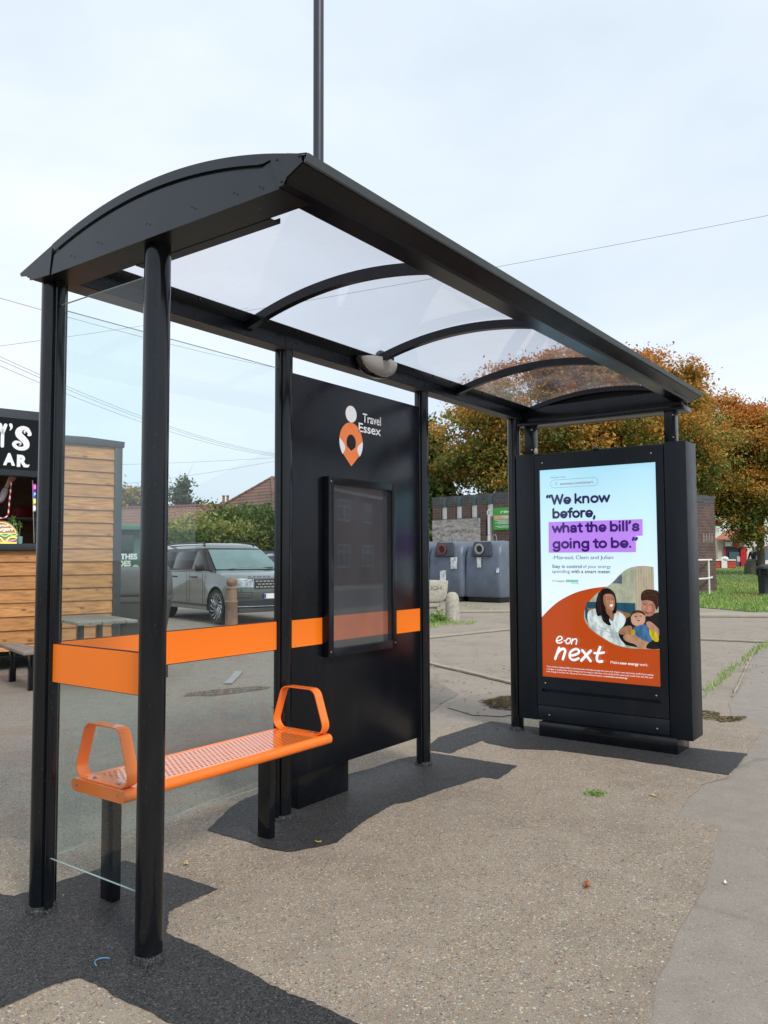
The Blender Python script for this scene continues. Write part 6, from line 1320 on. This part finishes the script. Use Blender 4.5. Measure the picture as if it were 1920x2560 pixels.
def tree(label, base, blobs, cl, per, lsz, clr, mat, r0, tone=(0, 1), tips=None, grp=None, **k):
    base = Vector(base); T = empty('tree', base, 0, label, 'tree', grp)
    rel = [((b[0][0]-base.x, b[0][1]-base.y, b[0][2]-base.z), b[1]) for b in blobs]
    crown('crown', rel, cl, per, lsz, clr, mat, T, tone, **k)
    tp = [Vector(b[0])+Vector((random.gauss(0, .3)*b[1][0], random.gauss(0, .3)*b[1][1], .4*b[1][2])) for b in rel for _ in range(3)] if tips is None else tips
    limbs((0, 0, 0), tp, r0, T); return T
def B(px, py, d, rx, rz, ry=None): p_ = at(px, py, d); return ((p_.x, p_.y, p_.z), (rx, ry or rx, rz))
bs = LD(13.0, 47); bs.z = gz(bs.x, bs.y)
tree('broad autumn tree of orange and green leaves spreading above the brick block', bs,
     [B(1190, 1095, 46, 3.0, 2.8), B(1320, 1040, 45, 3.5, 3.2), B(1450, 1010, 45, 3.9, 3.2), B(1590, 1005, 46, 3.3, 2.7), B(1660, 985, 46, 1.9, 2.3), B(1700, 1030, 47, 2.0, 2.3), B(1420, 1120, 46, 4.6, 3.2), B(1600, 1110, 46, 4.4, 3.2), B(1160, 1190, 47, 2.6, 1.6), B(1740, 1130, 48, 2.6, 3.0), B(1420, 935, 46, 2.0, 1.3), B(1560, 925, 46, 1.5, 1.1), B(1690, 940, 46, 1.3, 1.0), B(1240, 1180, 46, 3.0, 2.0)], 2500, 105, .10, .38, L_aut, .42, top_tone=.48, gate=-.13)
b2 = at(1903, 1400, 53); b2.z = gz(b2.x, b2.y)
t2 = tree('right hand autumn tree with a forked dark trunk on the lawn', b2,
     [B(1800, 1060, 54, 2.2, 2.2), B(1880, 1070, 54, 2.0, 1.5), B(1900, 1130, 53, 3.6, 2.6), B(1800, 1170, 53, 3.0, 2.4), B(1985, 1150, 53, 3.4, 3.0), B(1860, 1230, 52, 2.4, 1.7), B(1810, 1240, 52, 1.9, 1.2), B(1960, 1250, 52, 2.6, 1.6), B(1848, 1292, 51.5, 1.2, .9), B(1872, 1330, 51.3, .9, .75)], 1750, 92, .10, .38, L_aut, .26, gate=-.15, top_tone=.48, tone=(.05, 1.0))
bs = LD(2.2, 50); bs.z = gz(bs.x, bs.y)
tree('dark green tree at the left end of the brick block', bs, [B(1068, 1200, 49, 1.6, 2.6), B(1078, 1290, 47, 1.5, 2.2), B(1040, 1150, 50, 2.0, 2.6), B(1060, 1240, 49, 1.6, 2.2), B(1085, 1330, 46, 1.3, 1.6)], 260, 60, .16, .45, L_grn, .18)
# left background
def gb(px, d): p_ = LD((px-960)/FPX*d*1.0, d); p_.z = gz(p_.x, p_.y); return p_
tree('slender grey green tree rising behind the bungalow roof', gb(452, 60), [B(450, 1215, 60, .55, .8), B(446, 1240, 60, .9, .7), B(462, 1262, 60, 1.5, .6), B(440, 1285, 60, 1.4, .8)], 90, 34, .14, .28, L_gry, .10)
tree('golden autumn tree above the bungalow roof beside the hut', gb(310, 62), [B(305, 1250, 62, 1.5, 1.3), B(325, 1262, 62, 1.6, 1.0), B(285, 1262, 62, 1.5, 1.2)], 110, 38, .15, .35, L_yel, .14)
tree('bare russet tree beside the golden one', gb(350, 63), [B(350, 1262, 63, 1.0, .9), B(342, 1248, 63, .7, .7)], 16, 26, .13, .4, leaf_mat('russet leaves', [(0, (.14, .055, .03)), (1, (.26, .11, .06))]), .10)
def shrub(label, px, d, blobs, cl, per, lsz, clr, mat, tone=(0, 1)):
    base = gb(px, d); T = empty('shrub', base, 0, label, 'shrub', 'shrubs at the back of the car park'); rel = [((b[0][0]-base.x, b[0][1]-base.y, b[0][2]-base.z), b[1]) for b in blobs]
    crown('foliage', rel, cl, per, lsz, clr, mat, T, tone, shell=.6)
    g = MB()
    for k in range(9):
        b = random.choice(rel); e_ = Vector(b[0])+Vector((random.gauss(0, .5)*b[1][0], random.gauss(0, .5)*b[1][1], random.uniform(.3, 1.15)*b[1][2])); g.tube([(random.gauss(0, .2), random.gauss(0, .2), -.05), e_*.5+Vector((0, 0, .3)), e_], [.05, .03, .008], 5)
    g.build('stem', M_bark, T)
shrub('pale thin shrub with bare twig tops above the car roof', 500, 33, [B(500, 1325, 33, 1.3, .55), B(538, 1292, 33.5, .8, .65), B(470, 1340, 32.5, 1.4, .5), B(440, 1348, 33, 1.0, .45)], 150, 34, .085, .24, L_olv, (.25, 1))
shrub('yellow green bush directly above the bonnet of the grey car', 600, 31, [B(590, 1338, 31, .9, .45), B(560, 1342, 31, 1.1, .5), B(622, 1342, 31, .6, .4)], 130, 44, .08, .22, L_olv, (.0, .8))
shrub('mid green bush below the chimney pots', 575, 34, [B(575, 1300, 34, .8, .55), B(598, 1300, 34, .8, .5), B(560, 1320, 34, 1.0, .5), B(620, 1315, 33.5, .9, .5)], 150, 44, .09, .24, L_grn, (.2, 1))
shrub('deep green hedge beside the second post', 665, 32, [B(650, 1325, 32, 1.1, .8), B(690, 1305, 32, 1.0, 1.1), B(640, 1345, 31.5, 1.2, .6), B(720, 1320, 32, 1.1, 1.1), B(610, 1350, 31.5, 1.2, .5)], 190, 44, .085, .24, L_grn, (.1, .9))
shrub('dark low hedge behind the car windscreen', 480, 30.5, [B(450, 1365, 30.5, 1.6, .5), B(520, 1362, 30.5, 1.6, .5), B(400, 1365, 30.5, 1.5, .5)], 120, 40, .08, .22, L_grn, (.0, .7))
FN = empty('panel_fence', (0, 0, 0), 0, 'dark weathered fence closing the back of the car park', 'fence'); a, b = LD(-18, 36), LD(-1.5, 34.5)
g = MB(); g.bar((a.x, a.y, .8), (b.x, b.y, .8), .06, 1.6); g.build('boards', pm('dark fence boards', (.06, .055, .05), .9), FN)
for k in range(9): p_ = a.lerp(b, k/8); g = MB(); g.box(p_.x-.05, p_.x+.05, p_.y-.10, p_.y, 0, 1.7); g.build('post', M_grey, FN)

# ------------------------------------------------------------------ overhead cables and their pole
M_cab = pm('cable black', (.09, .10, .11), .6)
def cable(label, A, Bp, sag, r=.012, n=24):
    r *= .62
    A, Bp = Vector(A), Vector(Bp); g = MB(); g.tube([A.lerp(Bp, k/n)-Vector((0, 0, 4*sag*(k/n)*(1-k/n))) for k in range(n+1)], r, 5); return tag(g.build('cable', M_cab, None, smooth=60), label, 'cable', 'overhead cables')
PB = at(706, 1140, 52); g = MB(); PB.z += 0; g.tube([(PB.x, PB.y, 0), (PB.x, PB.y, PB.z+.35)], [.14, .10], 10); tag(g.build('utility_pole', M_bark, None, smooth=60), 'wooden pole behind the panel where the overhead cables meet', 'utility pole')
cable('thin cable crossing the sky right of the shelter roof', at(480, 800, 34), at(2150, 493, 28), .12, .012)
cable('cable passing behind the front post just under the roof line', at(-220, 893, 24), at(620, 770, 40), .1, .010)
cable('cable dropping from the near roof corner towards the second post', at(-60, 728, 20), at(706, 922, 44), .15, .011)
for k, (ya, lb) in enumerate(((897, 'uppermost of three cables falling from the left edge to the pole'), (906, 'middle one of three cables falling from the left edge to the pole'), (921, 'lowest of three cables falling from the left edge to the pole'))):
    cable(lb, at(-40, ya-24, 26), at(706, 1137+k*3, 52), .55, .012)
cable('nearly level cable meeting the pole from the left', at(150, 1164, 48), at(706, 1143, 52), .1, .012)
cable('cable rising from the bungalow roof to the pole', at(150, 1225, 46), at(706, 1149, 52), .2, .012)

# ------------------------------------------------------------------ small litter and fallen leaves
def leaf_shape(o_name, loc, s, col, rot, label, cat='leaf', grp=None):
    g = MB(); pts = []
    for k in range(22):
        a = 2*math.pi*k/22; r_ = s*(.55+.45*abs(math.cos(2.5*a)))*(1.0 if abs(math.sin(a)) < .8 else .8); pts.append((r_*math.cos(a)*1.25, r_*math.sin(a)*.6, .25*s*math.sin(a*2+1)+.3*s))
    g.add([(0, 0, .1*s)]+pts, [(0, 1+k, 1+(k+1) % 22) for k in range(22)]); o = g.build(o_name, pm('leaf '+str(col), col, .7, 0, .3, 60), None, fix=False); o.location = loc; o.rotation_euler = (0, 0, rot); return tag(o, label, cat, grp)
leaf_shape('fallen_leaf', gnd(1467, 2216, .011), .032, (.30, .085, .03), .3, 'curled rust brown leaf lying alone on the gravel paving')
leaf_shape('fallen_leaf', gnd(1638, 1990, .011), .030, (.50, .38, .16), 1.2, 'pale yellow leaf on the paving in front of the display')
leaf_shape('paper_scrap', gnd(1815, 2208, .010), .016, (.80, .80, .80), .5, 'small white paper scrap on the smooth path at the right', 'litter')
leaf_shape('fallen_leaf', gnd(795, 2105, .014), .020, (.45, .28, .08), 2.0, 'small tan leaf on the black patch near the bench leg')
leaf_shape('fallen_leaf', gnd(465, 2161, .011), .022, (.50, .38, .18), .7, 'dry straw coloured leaf between the two black patches')
g = MB(); q = gnd(263, 2410, .017); g.tube([q+Vector((.03*math.cos(a), .045*math.sin(a), .004)) for a in [R(20)+R(150)*k/8 for k in range(9)]], .0022, 5); tag(g.build('blue_string', pm('blue string', (.10, .25, .45), .5), None), 'short curl of blue string on the black patch', 'string')
q = gnd(1488, 1985, .009); cs = np.array([[q.x+random.gauss(0, .03), q.y+random.gauss(0, .03), .010+abs(random.gauss(0, .006))] for k in range(150)]); V, F = leaves_np(cs, .012, .3, .3); tag(add_mesh_np('weed', V, F, M_blade, attr=rng.uniform(0, .7, 150)), 'tiny green weed growing through the gravel paving', 'weed')
def litter(name, label, regions, n, sz, cols, zz=.016):
    C = []; T = []
    for k in range(n):
        P = random.choice(regions); u, v = random.random(), random.random()
        a, b, c_, d_ = P; p_ = a.lerp(b, u).lerp(d_.lerp(c_, u), v); C.append((p_.x, p_.y, gz(p_.x, p_.y)+zz)); T.append(random.random())
    C = np.array(C); V, F = leaves_np(C, sz, 0, .55); nrm = V.reshape(-1, 4, 3); nrm[:, :, 2] = C[:, None, 2]+(nrm[:, :, 2]-C[:, None, 2])*.25; o = add_mesh_np(name, nrm.reshape(-1, 3), F, leaf_mat(name+' tones', cols), None, np.array(T)); tag(o, label, 'leaf litter'); o['kind'] = 'stuff'
G = lambda *qs: [gnd(*q) for q in qs]
brown = [(0, (.16, .07, .03)), (.5, (.34, .20, .09)), (1, (.55, .42, .24))]
litter('leaf_litter', 'scattered dry leaves on the tarmac and paving', [G((380, 1650), (700, 1640), (690, 1830), (300, 1850)), G((1070, 1600), (1290, 1600), (1290, 1840), (1070, 1840)), G((1080, 1640), (1290, 1640), (1290, 1800), (1080, 1800)), G((1745, 1560), (1910, 1560), (1910, 1900), (1760, 1900))], 260, .022, brown)
litter('leaf_litter', 'drift of brown leaves and moss in the low spot right of the display', [G((1745, 1775), (1800, 1785), (1800, 1805), (1745, 1800)), G((1800, 1795), (1865, 1795), (1850, 1806), (1800, 1808))], 620, .020, [(0, (.07, .04, .025)), (.45, (.15, .09, .05)), (.7, (.16, .15, .03)), (1, (.40, .30, .14))])
litter('leaf_litter', 'dark rotten leaves standing in the shallow puddle', [G((1222, 1765), (1285, 1768), (1285, 1780), (1225, 1774))], 240, .018, [(0, (.03, .025, .015)), (.7, (.08, .06, .03)), (1, (.25, .05, .02))])
litter('leaf_litter', 'brown leaves lying on the verge around the path', [G((1830, 1486), (1900, 1482), (1900, 1500), (1820, 1500)), G((1800, 1466), (1920, 1460), (1920, 1470), (1800, 1474))], 900, .06, brown, .06)
litter('straw_bits', 'straw coloured grit and bits on the black tarmac patches', [[Vector(p) for p in ((-.2, .2, 0), (.5, .1, 0), (.5, -.4, 0), (-.2, -.6, 0))], [Vector(p) for p in ((1.2, .3, 0), (3.0, .1, 0), (3.0, -.45, 0), (1.2, -.4, 0))]], 60, .006, brown)
